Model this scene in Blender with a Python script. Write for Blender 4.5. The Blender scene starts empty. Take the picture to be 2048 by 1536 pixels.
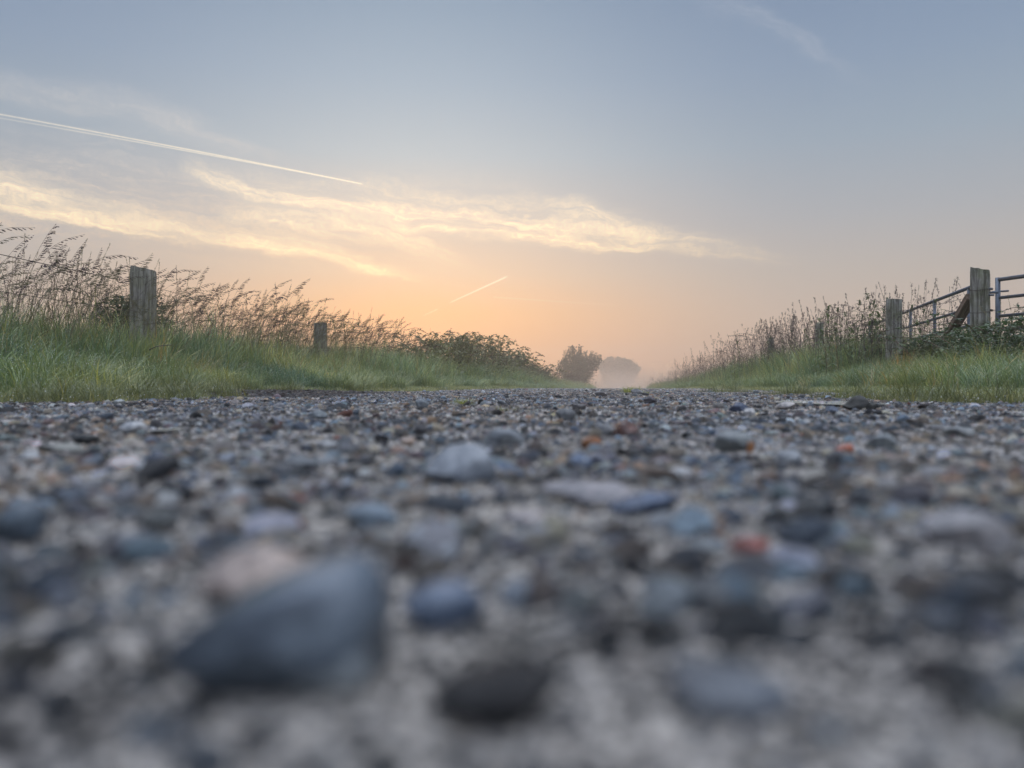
import bpy, bmesh, math, random
import numpy as np
from mathutils import Vector, Matrix, Euler
PI = math.pi
R = math.radians
rnd = random.Random(11)
rng = np.random.default_rng(11)
S = bpy.context.scene
C = S.collection

# ---------------------------------------------------------------- camera
FPX = 1500.0                       # focal length in pixels of the 2048 wide photograph
YAW = math.atan2(1250 - 1024, FPX)  # the lane runs along +Y, the camera looks a little left of it
CAMH = 0.06
HZ = 772.0                         # horizon row
cam = bpy.data.cameras.new("camera")
cam.sensor_width = 36
cam.lens = 36 * FPX / 2048
cam.clip_start = 0.01
cam.clip_end = 2000
cam.dof.use_dof = True
cam.dof.focus_distance = 5.5
cam.dof.aperture_fstop = 4.2
cam.dof.aperture_blades = 0
camo = bpy.data.objects.new("camera", cam)
C.objects.link(camo)
camo.location = (0, 0, CAMH)
camo.rotation_euler = (R(90) + math.atan((HZ - 768) / FPX), 0, YAW)
S.camera = camo
cy, sy = math.cos(YAW), math.sin(YAW)

def world_xy(px, depth):
    """ground position seen in column px of the photograph at the given depth"""
    xc = (px - 1024) / FPX * depth
    return xc * cy - depth * sy, xc * sy + depth * cy

# ---------------------------------------------------------------- render settings
S.view_settings.view_transform = 'Standard'
S.view_settings.look = 'None'
S.view_settings.gamma = 1
S.view_settings.exposure = 0.0
S.render.engine = 'CYCLES'
S.cycles.use_denoising = True
S.cycles.max_bounces = 6
S.cycles.diffuse_bounces = 3
S.cycles.glossy_bounces = 2
S.cycles.transmission_bounces = 4
S.cycles.transparent_max_bounces = 8
S.cycles.volume_bounces = 1
S.cycles.use_fast_gi = False

def srgb(r, g, b):
    f = lambda c: (c / 255) / 12.92 if c <= 10 else (((c / 255) + 0.055) / 1.055) ** 2.4
    return (f(r), f(g), f(b), 1)

# ---------------------------------------------------------------- node helpers
class NT:
    def __init__(self, tree):
        self.t = tree
        tree.nodes.clear()
    def n(self, kind, **kw):
        nd = self.t.nodes.new(kind)
        for k, v in kw.items():
            setattr(nd, k, v)
        return nd
    def link(self, a, b):
        self.t.links.new(a, b)
    def put(self, sock, v):
        if isinstance(v, bpy.types.NodeSocket):
            self.link(v, sock)
        else:
            sock.default_value = v
    def m(self, op, a, b=0.0, c=0.0, clamp=False):
        nd = self.n('ShaderNodeMath', operation=op, use_clamp=clamp)
        self.put(nd.inputs[0], a); self.put(nd.inputs[1], b)
        if len(nd.inputs) > 2: self.put(nd.inputs[2], c)
        return nd.outputs[0]
    def mr(self, v, a, b, c=0.0, d=1.0, smooth=False):
        nd = self.n('ShaderNodeMapRange')
        if smooth: nd.interpolation_type = 'SMOOTHSTEP'
        for i, q in enumerate((v, a, b, c, d)):
            self.put(nd.inputs[i], q)
        return nd.outputs[0]
    def xyz(self, x, y, z=0.0):
        nd = self.n('ShaderNodeCombineXYZ')
        for i, q in enumerate((x, y, z)): self.put(nd.inputs[i], q)
        return nd.outputs[0]
    def noise(self, vec, scale, detail=4, rough=0.5, dist=0.0):
        nd = self.n('ShaderNodeTexNoise')
        self.put(nd.inputs['Vector'], vec)
        nd.inputs['Scale'].default_value = scale; nd.inputs['Detail'].default_value = detail
        nd.inputs['Roughness'].default_value = rough; nd.inputs['Distortion'].default_value = dist
        return nd.outputs['Fac']
    def ramp(self, fac, stops, interp='LINEAR'):
        nd = self.n('ShaderNodeValToRGB')
        nd.color_ramp.interpolation = interp
        el = nd.color_ramp.elements
        while len(el) > 1: el.remove(el[-1])
        el[0].position = stops[0][0]; el[0].color = stops[0][1]
        for p, c in stops[1:]:
            e = el.new(p); e.color = c
        self.put(nd.inputs[0], fac)
        return nd.outputs[0]
    def mix(self, fac, a, b, mode='MIX'):
        nd = self.n('ShaderNodeMix', data_type='RGBA', blend_type=mode)
        self.put(nd.inputs[0], fac); self.put(nd.inputs[6], a); self.put(nd.inputs[7], b)
        return nd.outputs[2]
    def curve(self, v, pts, x0, x1, y0, y1):
        """piecewise curve of (x, y) points; v is mapped from x0..x1"""
        nd = self.n('ShaderNodeFloatCurve')
        cm = nd.mapping.curves[0]
        pp = [((x - x0) / (x1 - x0), (y - y0) / (y1 - y0)) for x, y in pts]
        nd.mapping.use_clip = False
        while len(cm.points) > 2: cm.points.remove(cm.points[-1])
        cm.points[0].location = pp[0]; cm.points[1].location = pp[-1]
        for q in pp[1:-1]: cm.points.new(*q)
        nd.mapping.extend = 'HORIZONTAL'
        nd.mapping.update()
        self.put(nd.inputs['Value'], self.mr(v, x0, x1))
        return self.mr(nd.outputs[0], 0.0, 1.0, y0, y1)

# ---------------------------------------------------------------- sky
SUN_AZ, SUN_EL = -15.0, 2.5        # degrees, azimuth from +Y towards +X
w = bpy.data.worlds.new("World")
S.world = w
w.use_nodes = True
N = NT(w.node_tree)
tc = N.n('ShaderNodeTexCoord')
sp = N.n('ShaderNodeSeparateXYZ'); N.link(tc.outputs['Generated'], sp.inputs[0])
az = N.m('MULTIPLY', N.m('ARCTAN2', sp.outputs[0], sp.outputs[1]), 180 / PI)
el = N.m('MULTIPLY', N.m('ARCSINE', sp.outputs[2]), 180 / PI)

def ang(px, py):
    """photograph direction -> (azimuth, elevation) in degrees"""
    x, y = (px - 1024) / FPX, (HZ - py) / FPX
    return math.degrees(math.atan(x) - YAW), math.degrees(math.atan(y / math.sqrt(1 + x * x)))

def gradient(stops):
    return N.ramp(N.mr(el, 0.0, 90.0), [(max(0, e) / 90, c) for e, c in stops])
warm = gradient([(0, srgb(250, 184, 134)), (2.6, srgb(255, 176, 104)), (5.5, srgb(252, 192, 132)), (8.5, srgb(230, 203, 176)),
                 (12, srgb(210, 202, 194)), (17, srgb(184, 197, 205)), (22, srgb(160, 179, 196)), (27, srgb(138, 160, 182)),
                 (40, srgb(140, 158, 190)), (90, srgb(150, 170, 205))])
cool = gradient([(0, srgb(216, 184, 164)), (4, srgb(206, 184, 168)), (8, srgb(186, 178, 172)), (12, srgb(166, 171, 178)),
                 (17, srgb(145, 163, 180)), (22, srgb(127, 149, 175)), (27, srgb(112, 136, 166)),
                 (40, srgb(130, 150, 185)), (90, srgb(150, 170, 205))])
behind = gradient([(0, srgb(190, 190, 205)), (15, srgb(190, 200, 220)), (40, srgb(200, 214, 240)), (90, srgb(170, 190, 225))])
daz = N.m('ABSOLUTE', N.m('SUBTRACT', az, SUN_AZ - 1.0))
base = N.mix(N.mr(daz, 0, 30, smooth=True), warm, cool)
lit_behind = N.mix(1.0, behind, (1.25, 1.25, 1.25, 1), 'MULTIPLY')
base = N.mix(N.mr(daz, 60, 120, smooth=True), base, lit_behind)
over = N.mr(el, 35, 80, smooth=True)
front = N.mr(sp.outputs[1], -.5, .35, smooth=True)
base = N.mix(over, base, N.mix(front, (1.1, 1.4, 2.0, 1), (5.0, 5.3, 5.9, 1)))  # added fill: unseen overhead sky brightened to light the ground from the front

X0, X1, E0, E1 = -50.0, 35.0, 0.0, 32.0
warp = N.noise(N.xyz(N.m('MULTIPLY', az, 0.16), N.m('MULTIPLY', el, 0.45)), 1.0, 5, 0.55)
warp2 = N.noise(N.xyz(N.m('MULTIPLY', az, 0.5), N.m('MULTIPLY', el, 1.1), 4.0), 1.0, 4, 0.6)
elw = N.m('ADD', el, N.m('ADD', N.m('MULTIPLY', N.m('SUBTRACT', warp, 0.5), 2.2), N.m('MULTIPLY', N.m('SUBTRACT', warp2, 0.5), 1.0)))

def band(pts, lower, upper, seed, fibre=0.55, e=None):
    """pts: (px, py, strength, widen) along a cirrus streak; returns a mask"""
    e = elw if e is None else e
    q = [(ang(p[0], p[1]), p[2], p[3]) for p in pts]
    cen = N.curve(az, [(a[0], a[1]) for a, s, k in q], X0, X1, E0, E1)
    stg = N.curve(az, [(a[0], s) for a, s, k in q], X0, X1, 0, 1)
    wid = N.curve(az, [(a[0], k) for a, s, k in q], X0, X1, 0, 4)
    dv = N.m('SUBTRACT', e, cen)
    up = N.m('DIVIDE', N.m('MAXIMUM', dv, 0.0), N.m('MULTIPLY', wid, upper))
    dn = N.m('DIVIDE', N.m('MAXIMUM', N.m('MULTIPLY', dv, -1.0), 0.0), lower)
    d2 = N.m('ADD', N.m('MULTIPLY', up, up), N.m('MULTIPLY', dn, dn))
    g = N.m('POWER', 2.718, N.m('MULTIPLY', d2, -1.0))
    # fibres that follow the streak
    f = N.noise(N.xyz(N.m('ADD', N.m('MULTIPLY', az, 0.14), N.m('MULTIPLY', dv, 0.25)), N.m('MULTIPLY', dv, 1.5), seed), 1.0, 7, 0.62, 0.3)
    f = N.mr(f, 0.38, 0.60)
    f2 = N.noise(N.xyz(N.m('MULTIPLY', az, 1.3), N.m('MULTIPLY', dv, 2.6), seed + 3), 1.0, 6, 0.68, 0.9)
    f = N.m('MULTIPLY', f, N.mr(f2, 0.36, 0.62, 0.35, 1.15))
    f = N.m('ADD', N.m('MULTIPLY', f, fibre), 1 - fibre)
    stg = N.m('MULTIPLY', stg, N.mr(az, q[-1][0][0] - 4.0, q[-1][0][0], 1.0, 0.0))
    return N.m('MULTIPLY', N.m('MULTIPLY', g, f), stg, clamp=True)

b1 = band([(-150, 360, .6, 1), (0, 404, 1, 1.2), (120, 432, 1, 1), (260, 456, .8, .8), (400, 480, .75, .8), (540, 498, .95, .8), (640, 517, 1, .7), (740, 540, 1, .4), (800, 552, .7, .3), (870, 566, 0, .3)], 0.32, 1.3, 1.0, .72)
b2 = band([(350, 325, 0, .3), (400, 345, .5, .5), (450, 372, .9, .6), (540, 398, .9, .8), (680, 420, .9, 1.2), (800, 446, .95, 1.7), (950, 464, .95, 1.6), (1100, 480, 1, 1.5), (1230, 490, 1, 1.1), (1330, 489, .62, .7), (1430, 497, .38, .5), (1530, 512, .16, .4), (1640, 530, 0, .4)], 0.45, 1.45, 5.0, .80)
b3 = band([(430, 425, 0, .5), (520, 432, .5, .7), (640, 448, .75, .9), (760, 470, .6, .9), (860, 500, .55, .8), (950, 535, 0, .5)], 0.8, 1.3, 9.0, .8)
b4 = band([(-150, 400, .6, 2), (0, 410, .75, 2), (300, 440, .8, 2.2), (600, 490, .75, 2), (900, 540, .4, 1), (1100, 590, 0, 1)], 1.6, 1.9, 13.0, .95)
b5 = band([(-150, 120, .3, 1), (0, 172, .42, 1), (160, 200, .5, 1.2), (320, 242, .55, 1.3), (450, 285, .5, 1), (560, 318, .25, .5), (640, 345, 0, .4)], 0.8, 0.8, 17.0, .6)
b6 = band([(1380, 0, 0, .5), (1480, 10, .2, .6), (1580, 60, .28, .6), (1690, 130, .15, .6), (1780, 210, .0, .6)], 0.7, 0.7, 21.0, .7)
b7 = band([(0, 330, .15, .6), (60, 330, .5, .5), (120, 348, .25, .5), (220, 362, .5, .6), (340, 380, .35, .6), (420, 395, 0, .5)], 0.45, 0.7, 25.0, .95)
b8 = band([(1020, 430, 0, .6), (1090, 415, .25, .6), (1150, 410, .6, .6), (1220, 440, .5, .6), (1290, 470, .3, .5), (1350, 480, 0, .4)], 1.0, 0.7, 29.0, .9)
cl = b1
for b in (b2, b3, b8):
    cl = N.m('SUBTRACT', N.m('ADD', cl, b), N.m('MULTIPLY', cl, b))
cl = N.m('MULTIPLY', cl, 1.08, clamp=True)
veil = N.m('MAXIMUM', N.m('MAXIMUM', b4, b5), N.m('MAXIMUM', b7, b6))
cloud_warm = N.ramp(N.mr(el, 0.0, 30.0), [(0, (1.2, .7, .3, 1)), (.25, (1.3, .98, .54, 1)), (.42, (1.28, 1.03, .70, 1)), (.6, (.85, .76, .64, 1)), (1, srgb(190, 196, 206))])
veil_c = N.ramp(N.mr(el, 0.0, 30.0), [(0, srgb(250, 205, 160)), (.3, srgb(240, 212, 180)), (.5, srgb(214, 208, 202)), (.72, srgb(206, 206, 208)), (1, srgb(196, 202, 212))])
col = N.mix(N.m('MULTIPLY', veil, 0.9), base, veil_c)
col = N.mix(cl, col, cloud_warm)

def contrail(p, q, w0, w1, s0, s1, split=0.0, e_off=0.0):
    (a0, e0), (a1, e1) = ang(*p), ang(*q)
    t = N.mr(az, a0, a1)
    mid = ang((p[0] + q[0]) / 2, (p[1] + q[1]) / 2)
    sag = mid[1] - (e0 + e1) / 2
    cen = N.m('ADD', N.mr(az, a0, a1, e0, e1), N.m('MULTIPLY', N.m('MULTIPLY', N.m('MULTIPLY', t, N.m('SUBTRACT', 1.0, t)), 4.0), sag))
    cen = N.m('ADD', cen, N.m('MULTIPLY', N.m('SUBTRACT', 1.0, t), split))
    inside = N.m('MULTIPLY', N.mr(az, a0 - 0.03, a0 + 0.25), N.mr(az, a1 - 0.25, a1 + 0.03, 1, 0))
    wd = N.m('ADD', w0, N.m('MULTIPLY', t, w1 - w0))
    r = N.m('DIVIDE', N.m('SUBTRACT', el, cen), wd)
    g = N.m('POWER', 2.718, N.m('MULTIPLY', N.m('MULTIPLY', r, r), -1.0))
    br = N.noise(N.xyz(N.m('MULTIPLY', az, 2.2), N.m('MULTIPLY', el, 3.0), 2.0), 1.0, 4, 0.6)
    k = N.m('MULTIPLY', N.mr(az, a0, a1, s0, s1), N.mr(br, 0.3, 0.6, 0.75, 1.0))
    return N.m('MULTIPLY', N.m('MULTIPLY', g, inside), k, clamp=True)
for a in (((-160, 204), (726, 368), .045, .035, .34, 1.0, .13), ((-160, 204), (726, 368), .042, .035, .08, .9, -.12),
          ((898, 606), (1016, 552), .05, .06, .6, .9, 0), ((845, 632), (878, 617), .05, .05, .3, .5, 0), ((985, 594), (1240, 611), .05, .05, .22, .05, 0)):
    col = N.mix(contrail(*a), col, (1.2, 1.05, .80, 1))

nish = N.n('ShaderNodeTexSky', sky_type='NISHITA')
nish.sun_disc = False
nish.sun_elevation = R(SUN_EL); nish.sun_rotation = R(SUN_AZ)
nish.dust_density = 2.0
bg1 = N.n('ShaderNodeBackground'); N.link(nish.outputs[0], bg1.inputs[0]); bg1.inputs[1].default_value = 0.012
bg2 = N.n('ShaderNodeBackground'); N.link(col, bg2.inputs[0]); bg2.inputs[1].default_value = 1.0
ad = N.n('ShaderNodeAddShader'); N.link(bg1.outputs[0], ad.inputs[0]); N.link(bg2.outputs[0], ad.inputs[1])
wo = N.n('ShaderNodeOutputWorld'); N.link(ad.outputs[0], wo.inputs[0])
w.cycles.sampling_method = 'MANUAL'
w.cycles.sample_map_resolution = 512

# the sun is still behind the bank of haze on the horizon: weak, wide and warm
sl = bpy.data.lights.new("sun", 'SUN')
sl.energy = 0.25; sl.angle = R(6); sl.color = (1.0, 0.72, 0.45)
so = bpy.data.objects.new("sun", sl); C.objects.link(so)
d = Vector((math.sin(R(SUN_AZ)) * math.cos(R(SUN_EL)), math.cos(R(SUN_AZ)) * math.cos(R(SUN_EL)), math.sin(R(SUN_EL))))
so.rotation_euler = (-d).to_track_quat('-Z', 'Y').to_euler()
so.location = d * 50

# ---------------------------------------------------------------- tags
def tag(o, label=None, cat=None, group=None, kind=None):
    if label: o['label'] = label
    if cat: o['category'] = cat
    if group: o['group'] = group
    if kind: o['kind'] = kind
    return o

def link_obj(name, me, parent=None, mat=None):
    o = bpy.data.objects.new(name, me)
    C.objects.link(o)
    if parent: o.parent = parent
    if mat: me.materials.append(mat)
    return o

def empty(name, loc=(0, 0, 0), rz=0):
    o = bpy.data.objects.new(name, None)
    C.objects.link(o); o.location = loc; o.rotation_euler = (0, 0, rz); o.empty_display_size = 0.1
    return o

def mesh_np(name, V, F, smooth=False):
    """V (n,3) array, F (m,k) array of equal sized faces"""
    me = bpy.data.meshes.new(name)
    V = np.asarray(V, dtype=np.float32); F = np.asarray(F, dtype=np.int32)
    me.vertices.add(len(V)); me.vertices.foreach_set('co', V.ravel())
    m, k = F.shape
    me.loops.add(m * k); me.loops.foreach_set('vertex_index', F.ravel())
    me.polygons.add(m)
    me.polygons.foreach_set('loop_start', np.arange(0, m * k, k, dtype=np.int32))
    if smooth: me.polygons.foreach_set('use_smooth', np.ones(m, dtype=bool))
    me.update(calc_edges=True)
    return me

# ---------------------------------------------------------------- value noise and terrain
_perm = np.random.default_rng(5).random((256, 256))
def vnoise(x, y):
    x = np.asarray(x, float); y = np.asarray(y, float)
    xi = np.floor(x).astype(int); yi = np.floor(y).astype(int)
    fx = x - xi; fy = y - yi
    fx = fx * fx * (3 - 2 * fx); fy = fy * fy * (3 - 2 * fy)
    g = lambda a, b: _perm[a % 256, b % 256]
    return (g(xi, yi) * (1 - fx) * (1 - fy) + g(xi + 1, yi) * fx * (1 - fy) + g(xi, yi + 1) * (1 - fx) * fy + g(xi + 1, yi + 1) * fx * fy)
def fbm(x, y, o=3):
    s = 0; a = 0.5
    for i in range(o):
        s = s + a * vnoise(x * 2 ** i + 17 * i, y * 2 ** i + 31 * i); a *= 0.5
    return s / (1 - 0.5 ** o)
def sstep(a, b, x):
    t = np.clip((np.asarray(x, float) - a) / (b - a), 0, 1)
    return t * t * (3 - 2 * t)
def edge_left(y):
    return -2.12 - 0.40 * sstep(3.3, 4.0, y) * (1 - sstep(4.8, 6.5, y)) + 0.16 * (fbm(np.asarray(y) * 1.7, 3.3) - .5) * 2 * sstep(0.5, 1.5, y)
def edge_right(y):
    return 1.40 + 0.10 * (fbm(np.asarray(y) * 1.3, 9.1) - .5) * 2
def soil_mask(x, y):
    return sstep(.25, .75, (sstep(2.9, 3.5, y) * (1 - sstep(4.8, 6.4, y))) * sstep(1.35, 1.75, -x + 0.7 * (fbm(x * 2, y * 2) - .5)))
def H(x, y):
    x = np.asarray(x, float); y = np.asarray(y, float)
    eL = edge_left(y) - x; eR = x - edge_right(y)
    h = 0.22 * sstep(0.0, 1.9, eL) * (1 - 0.75 * sstep(2.6, 5.0, eL))
    h = h + 0.17 * sstep(0.0, 1.9, eR) * (1 - 0.75 * sstep(2.6, 5.0, eR))
    e = np.maximum(eL, eR)
    h = h + 0.06 * (fbm(x * 1.1, y * 1.1) - .5) * sstep(0.2, 1.2, e)
    r = np.hypot(x, y)
    h = h + 0.014 * (fbm(x * 1.5 + 9, y * 1.5) - .5) * sstep(1.0, 3.0, r) * (1 - sstep(0.2, 1.2, e))
    h = h + (0.015 * (fbm(x * 22, y * 22) - .5) * sstep(.10, .45, r) + .004 * (fbm(x * 60, y * 60) - .5)) * (1 - sstep(0, .3, e)) * (1 - sstep(6, 12, r))
    h = h + 0.035 * soil_mask(x, y) * fbm(x * 5, y * 5) * sstep(-.5, .1, e + .3)
    h = h - 0.30 * sstep(13, 45, y) - 0.3 * sstep(45, 120, y)
    return h

# ---------------------------------------------------------------- materials
def mat(name, build):
    m = bpy.data.materials.new(name); m.use_nodes = True
    n = NT(m.node_tree)
    out = n.n('ShaderNodeOutputMaterial')
    sh = build(n)
    n.link(sh, out.inputs['Surface'])
    return m
def principled(n, color, rough=0.6, metallic=0.0, bump=None, bump_d=0.01, spec=0.5, strength=1.0):
    p = n.n('ShaderNodeBsdfPrincipled')
    n.put(p.inputs['Base Color'], color); n.put(p.inputs['Roughness'], rough); n.put(p.inputs['Metallic'], metallic)
    n.put(p.inputs['Specular IOR Level'], spec)
    if bump is not None:
        b = n.n('ShaderNodeBump'); b.inputs['Distance'].default_value = bump_d; b.inputs['Strength'].default_value = strength
        n.link(bump, b.inputs['Height']); n.link(b.outputs[0], p.inputs['Normal'])
    return p.outputs[0]
def objc(n, which='Object'):
    return n.n('ShaderNodeTexCoord').outputs[which]
def attr(n, name, kind='INSTANCER', out='Color'):
    return n.n('ShaderNodeAttribute', attribute_type=kind, attribute_name=name).outputs[out]

def m_gravel(n):
    c = attr(n, 'col')
    o = objc(n)
    mot = n.noise(o, 3.0, 6, 0.65)
    c = n.mix(1.0, c, n.ramp(mot, [(.25, (.45, .45, .50, 1)), (.5, (1, 1, 1, 1)), (.75, (1.5, 1.45, 1.35, 1))]), 'MULTIPLY')
    return principled(n, c, n.mr(mot, .3, .7, .30, .62), 0, n.noise(o, 7.0, 5, .7), 0.05, 0.6)
M_GRAVEL = mat('gravel_stone', m_gravel)

def m_path(n):
    o = objc(n)
    big = n.noise(o, 0.9, 3, .5)
    c = n.ramp(n.noise(o, 260.0, 3, .7), [(.28, (.035, .035, .038, 1)), (.42, (.17, .155, .14, 1)), (.55, (.36, .325, .28, 1)), (.75, (.58, .53, .47, 1))])
    c = n.mix(n.mr(big, .35, .65), c, n.mix(1.0, c, (.80, .84, .95, 1), 'MULTIPLY'))
    # dark bare soil beside the left verge
    soil = attr(n, 'soil', 'GEOMETRY', 'Fac')
    c = n.mix(soil, c, n.ramp(n.noise(o, 90, 4, .7), [(.3, (.018, .012, .010, 1)), (.7, (.07, .048, .04, 1))]))
    v = n.n('ShaderNodeTexVoronoi'); n.link(o, v.inputs['Vector']); v.inputs['Scale'].default_value = 220
    hgt = n.m('ADD', n.m('MULTIPLY', v.outputs['Distance'], -1.0), n.noise(o, 120, 4, .6))
    return principled(n, c, 0.62, 0, hgt, 0.004, .5)
M_PATH = mat('path_grit', m_path)

def m_ground(n):
    o = objc(n)
    c = n.ramp(n.noise(o, 14, 5, .7), [(.3, (.03, .035, .016, 1)), (.55, (.07, .085, .035, 1)), (.75, (.13, .13, .06, 1))])
    return principled(n, c, .9, 0, n.noise(o, 30, 4, .7), .03, .2)
M_GROUND = mat('field_soil', m_ground)

def leafy(name, base=None, use_attr=True, trans=0.35, rough=0.5, vary=0.25, gain=1.0):
    def b(n):
        c = attr(n, 'col') if use_attr else base
        o = objc(n)
        if not use_attr:
            v = n.noise(o, 2.3, 4, .6)
            c = n.mix(1.0, c, n.ramp(v, [(.3, (1 - vary * 1.6, 1 - vary * 1.5, 1 - vary * 1.6, 1)), (.5, (1, 1, 1, 1)), (.7, (1 + vary * 2, 1 + vary * 1.5, 1 + vary, 1))]), 'MULTIPLY')
            pv = attr(n, 'tint', 'GEOMETRY', 'Fac')
            c = n.mix(1.0, c, n.ramp(pv, [(0, (.6, .65, .6, 1)), (.5, (1, 1, 1, 1)), (1, (1.6, 1.5, 1.2, 1))]), 'MULTIPLY')
        else:
            z = n.n('ShaderNodeSeparateXYZ'); n.link(o, z.inputs[0])
            bl = attr(n, 'tint', 'GEOMETRY', 'Fac')
            c = n.mix(1.0, c, n.ramp(bl, [(0, (.65, .75, .75, 1)), (.5, (1, 1, 1, 1)), (.85, (1.3, 1.25, .95, 1)), (1, (1.9, 1.5, .95, 1))]), 'MULTIPLY')
        p = principled(n, c, rough, 0, None, spec=.45)
        t = n.n('ShaderNodeBsdfTranslucent'); n.put(t.inputs[0], n.mix(1.0, c, (1.0, 1.05, .78, 1), 'MULTIPLY'))
        mx = n.n('ShaderNodeMixShader'); mx.inputs[0].default_value = trans
        n.link(p, mx.inputs[1]); n.link(t.outputs[0], mx.inputs[2])
        return mx.outputs[0]
    return mat(name, b)
M_GRASS = leafy('grass_blade', trans=.27)
M_STEM = leafy('dry_stem', trans=.15, rough=.7)
M_HEAD = leafy('seed_head', trans=.2, rough=.8)
M_DEW = mat('dew', lambda n: principled(n, (.9, .94, .95, 1), .08, 0, None, spec=1.0))

# ---------------------------------------------------------------- ground and path sheets
def graded(a, b, first, ratio):
    """coordinates from a to b, steps growing by ratio"""
    out = [a]; s = first; sgn = 1 if b > a else -1
    while (b - out[-1]) * sgn > s * 1.2:
        out.append(out[-1] + s * sgn); s *= ratio
    out.append(b)
    return out
def grid_sheet(name, xs, ys, hf, m):
    X, Y = np.meshgrid(xs, ys)
    Z = hf(X, Y)
    V = np.stack([X.ravel(), Y.ravel(), Z.ravel()], 1)
    nx, ny = len(xs), len(ys)
    i = np.arange(ny - 1)[:, None] * nx + np.arange(nx - 1)[None, :]
    F = np.stack([i, i + 1, i + nx + 1, i + nx], -1).reshape(-1, 4)
    me = mesh_np(name, V, F, True)
    return link_obj(name, me, None, m), V
ysg = sorted(set(graded(-1.0, -225, .3, 1.25) + graded(-1.0, 225, .12, 1.02)))
xsg = sorted(set(graded(-2.2, -225, .08, 1.05) + list(np.linspace(-2.2, 1.5, 32)) + graded(1.5, 225, .08, 1.05)))
gr, _ = grid_sheet('ground', np.array(xsg), np.array(ysg), lambda x, y: H(x, y) - 0.012 * (x > -2.3) * (x < 1.5), M_GROUND)
tag(gr, kind='structure')
ysp = np.array(sorted(set(graded(-3, -.1, .1, 1.0) + graded(-.1, 4, .006, 1.006) + graded(4, 200, .05, 1.02))))
xsp = np.array(sorted(set(graded(0, -2.75, .006, 1.02) + graded(0, 1.55, .006, 1.02))))
pa, PV = grid_sheet('path', xsp, ysp, lambda x, y: H(x, y) + 0.004 - 0.03 * sstep(0, .12, np.maximum(edge_left(y) - x, x - edge_right(y)) - .05), M_PATH)
a = pa.data.attributes.new('soil', 'FLOAT', 'POINT')
a.data.foreach_set('value', soil_mask(PV[:, 0], PV[:, 1]).astype(np.float32))
tag(pa, kind='structure')

# ---------------------------------------------------------------- scattering through one object
def shape_collection(name, meshes):
    """an unlinked collection that holds the shapes a scattered mass picks from"""
    col = bpy.data.collections.new(name)
    for i, me in enumerate(meshes):
        o = bpy.data.objects.new('%s_shape.%03d' % (name, i), me)
        col.objects.link(o)
    return col

def scatter(name, P, rot, scl, idx, colr, collection):
    me = bpy.data.meshes.new(name)
    n = len(P)
    me.vertices.add(n); me.vertices.foreach_set('co', np.asarray(P, np.float32).ravel())
    def at(nm, typ, arr, prop='vector'):
        q = me.attributes.new(nm, typ, 'POINT'); q.data.foreach_set(prop, np.ascontiguousarray(arr).ravel())
    at('rot', 'FLOAT_VECTOR', np.asarray(rot, np.float32))
    at('scl', 'FLOAT_VECTOR', np.asarray(scl, np.float32))
    at('idx', 'INT', np.asarray(idx, np.int32), 'value')
    at('col', 'FLOAT_VECTOR', np.asarray(colr, np.float32))
    o = link_obj(name, me)
    ng = bpy.data.node_groups.new(name + '_nodes', 'GeometryNodeTree')
    ng.interface.new_socket('Geometry', in_out='INPUT', socket_type='NodeSocketGeometry')
    ng.interface.new_socket('Geometry', in_out='OUTPUT', socket_type='NodeSocketGeometry')
    gi = ng.nodes.new('NodeGroupInput'); go = ng.nodes.new('NodeGroupOutput')
    ip = ng.nodes.new('GeometryNodeInstanceOnPoints')
    ci = ng.nodes.new('GeometryNodeCollectionInfo')
    ci.inputs['Collection'].default_value = collection
    ci.inputs['Separate Children'].default_value = True
    ci.inputs['Reset Children'].default_value = True
    def na(nm, t):
        k = ng.nodes.new('GeometryNodeInputNamedAttribute'); k.data_type = t; k.inputs['Name'].default_value = nm
        return k.outputs['Attribute']
    L = ng.links.new
    L(gi.outputs[0], ip.inputs['Points']); L(ci.outputs[0], ip.inputs['Instance'])
    ip.inputs['Pick Instance'].default_value = True
    L(na('idx', 'INT'), ip.inputs['Instance Index'])
    er = ng.nodes.new('FunctionNodeEulerToRotation')
    L(na('rot', 'FLOAT_VECTOR'), er.inputs[0]); L(er.outputs[0], ip.inputs['Rotation'])
    L(na('scl', 'FLOAT_VECTOR'), ip.inputs['Scale'])
    L(ip.outputs[0], go.inputs[0])
    md = o.modifiers.new('scatter', 'NODES'); md.node_group = ng
    tag(o, kind='stuff')
    return o

# ---------------------------------------------------------------- stones
def stone_mesh(name, seed, angular=0.5, sub=3, size=(1, 1, 1)):
    """unit stone: a rounded or a broken, facetted pebble"""
    r = random.Random(seed)
    bm = bmesh.new()
    bmesh.ops.create_icosphere(bm, subdivisions=sub, radius=1.0)
    planes = []
    for i in range(int(5 + 9 * angular)):
        v = Vector((r.gauss(0, 1), r.gauss(0, 1), r.gauss(0, 1))).normalized()
        planes.append((v, r.uniform(0.60, 0.92) if angular > .3 else r.uniform(.78, .97)))
    ph = [r.uniform(0, 9) for _ in range(6)]
    for v in bm.verts:
        p = v.co.copy()
        k = 1 + 0.13 * math.sin(2.1 * p.x + ph[0]) * math.cos(1.7 * p.y + ph[1]) + 0.09 * math.sin(3.1 * p.z + ph[2] + p.x)
        p *= k
        for nrm, dd in planes:
            s = p.dot(nrm) - dd
            if s > 0: p -= nrm * s * (0.94 if angular > .3 else .7)
        k2 = 0.03 + .03 * angular
        p += Vector((math.sin(9 * p.y + ph[3]), math.sin(8 * p.z + ph[4]), math.sin(10 * p.x + ph[5]))) * k2 * .5
        v.co = Vector((p.x * size[0], p.y * size[1], p.z * size[2]))
    for f in bm.faces: f.smooth = True
    me = bpy.data.meshes.new(name); bm.to_mesh(me); bm.free()
    return me
peb = []
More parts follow.
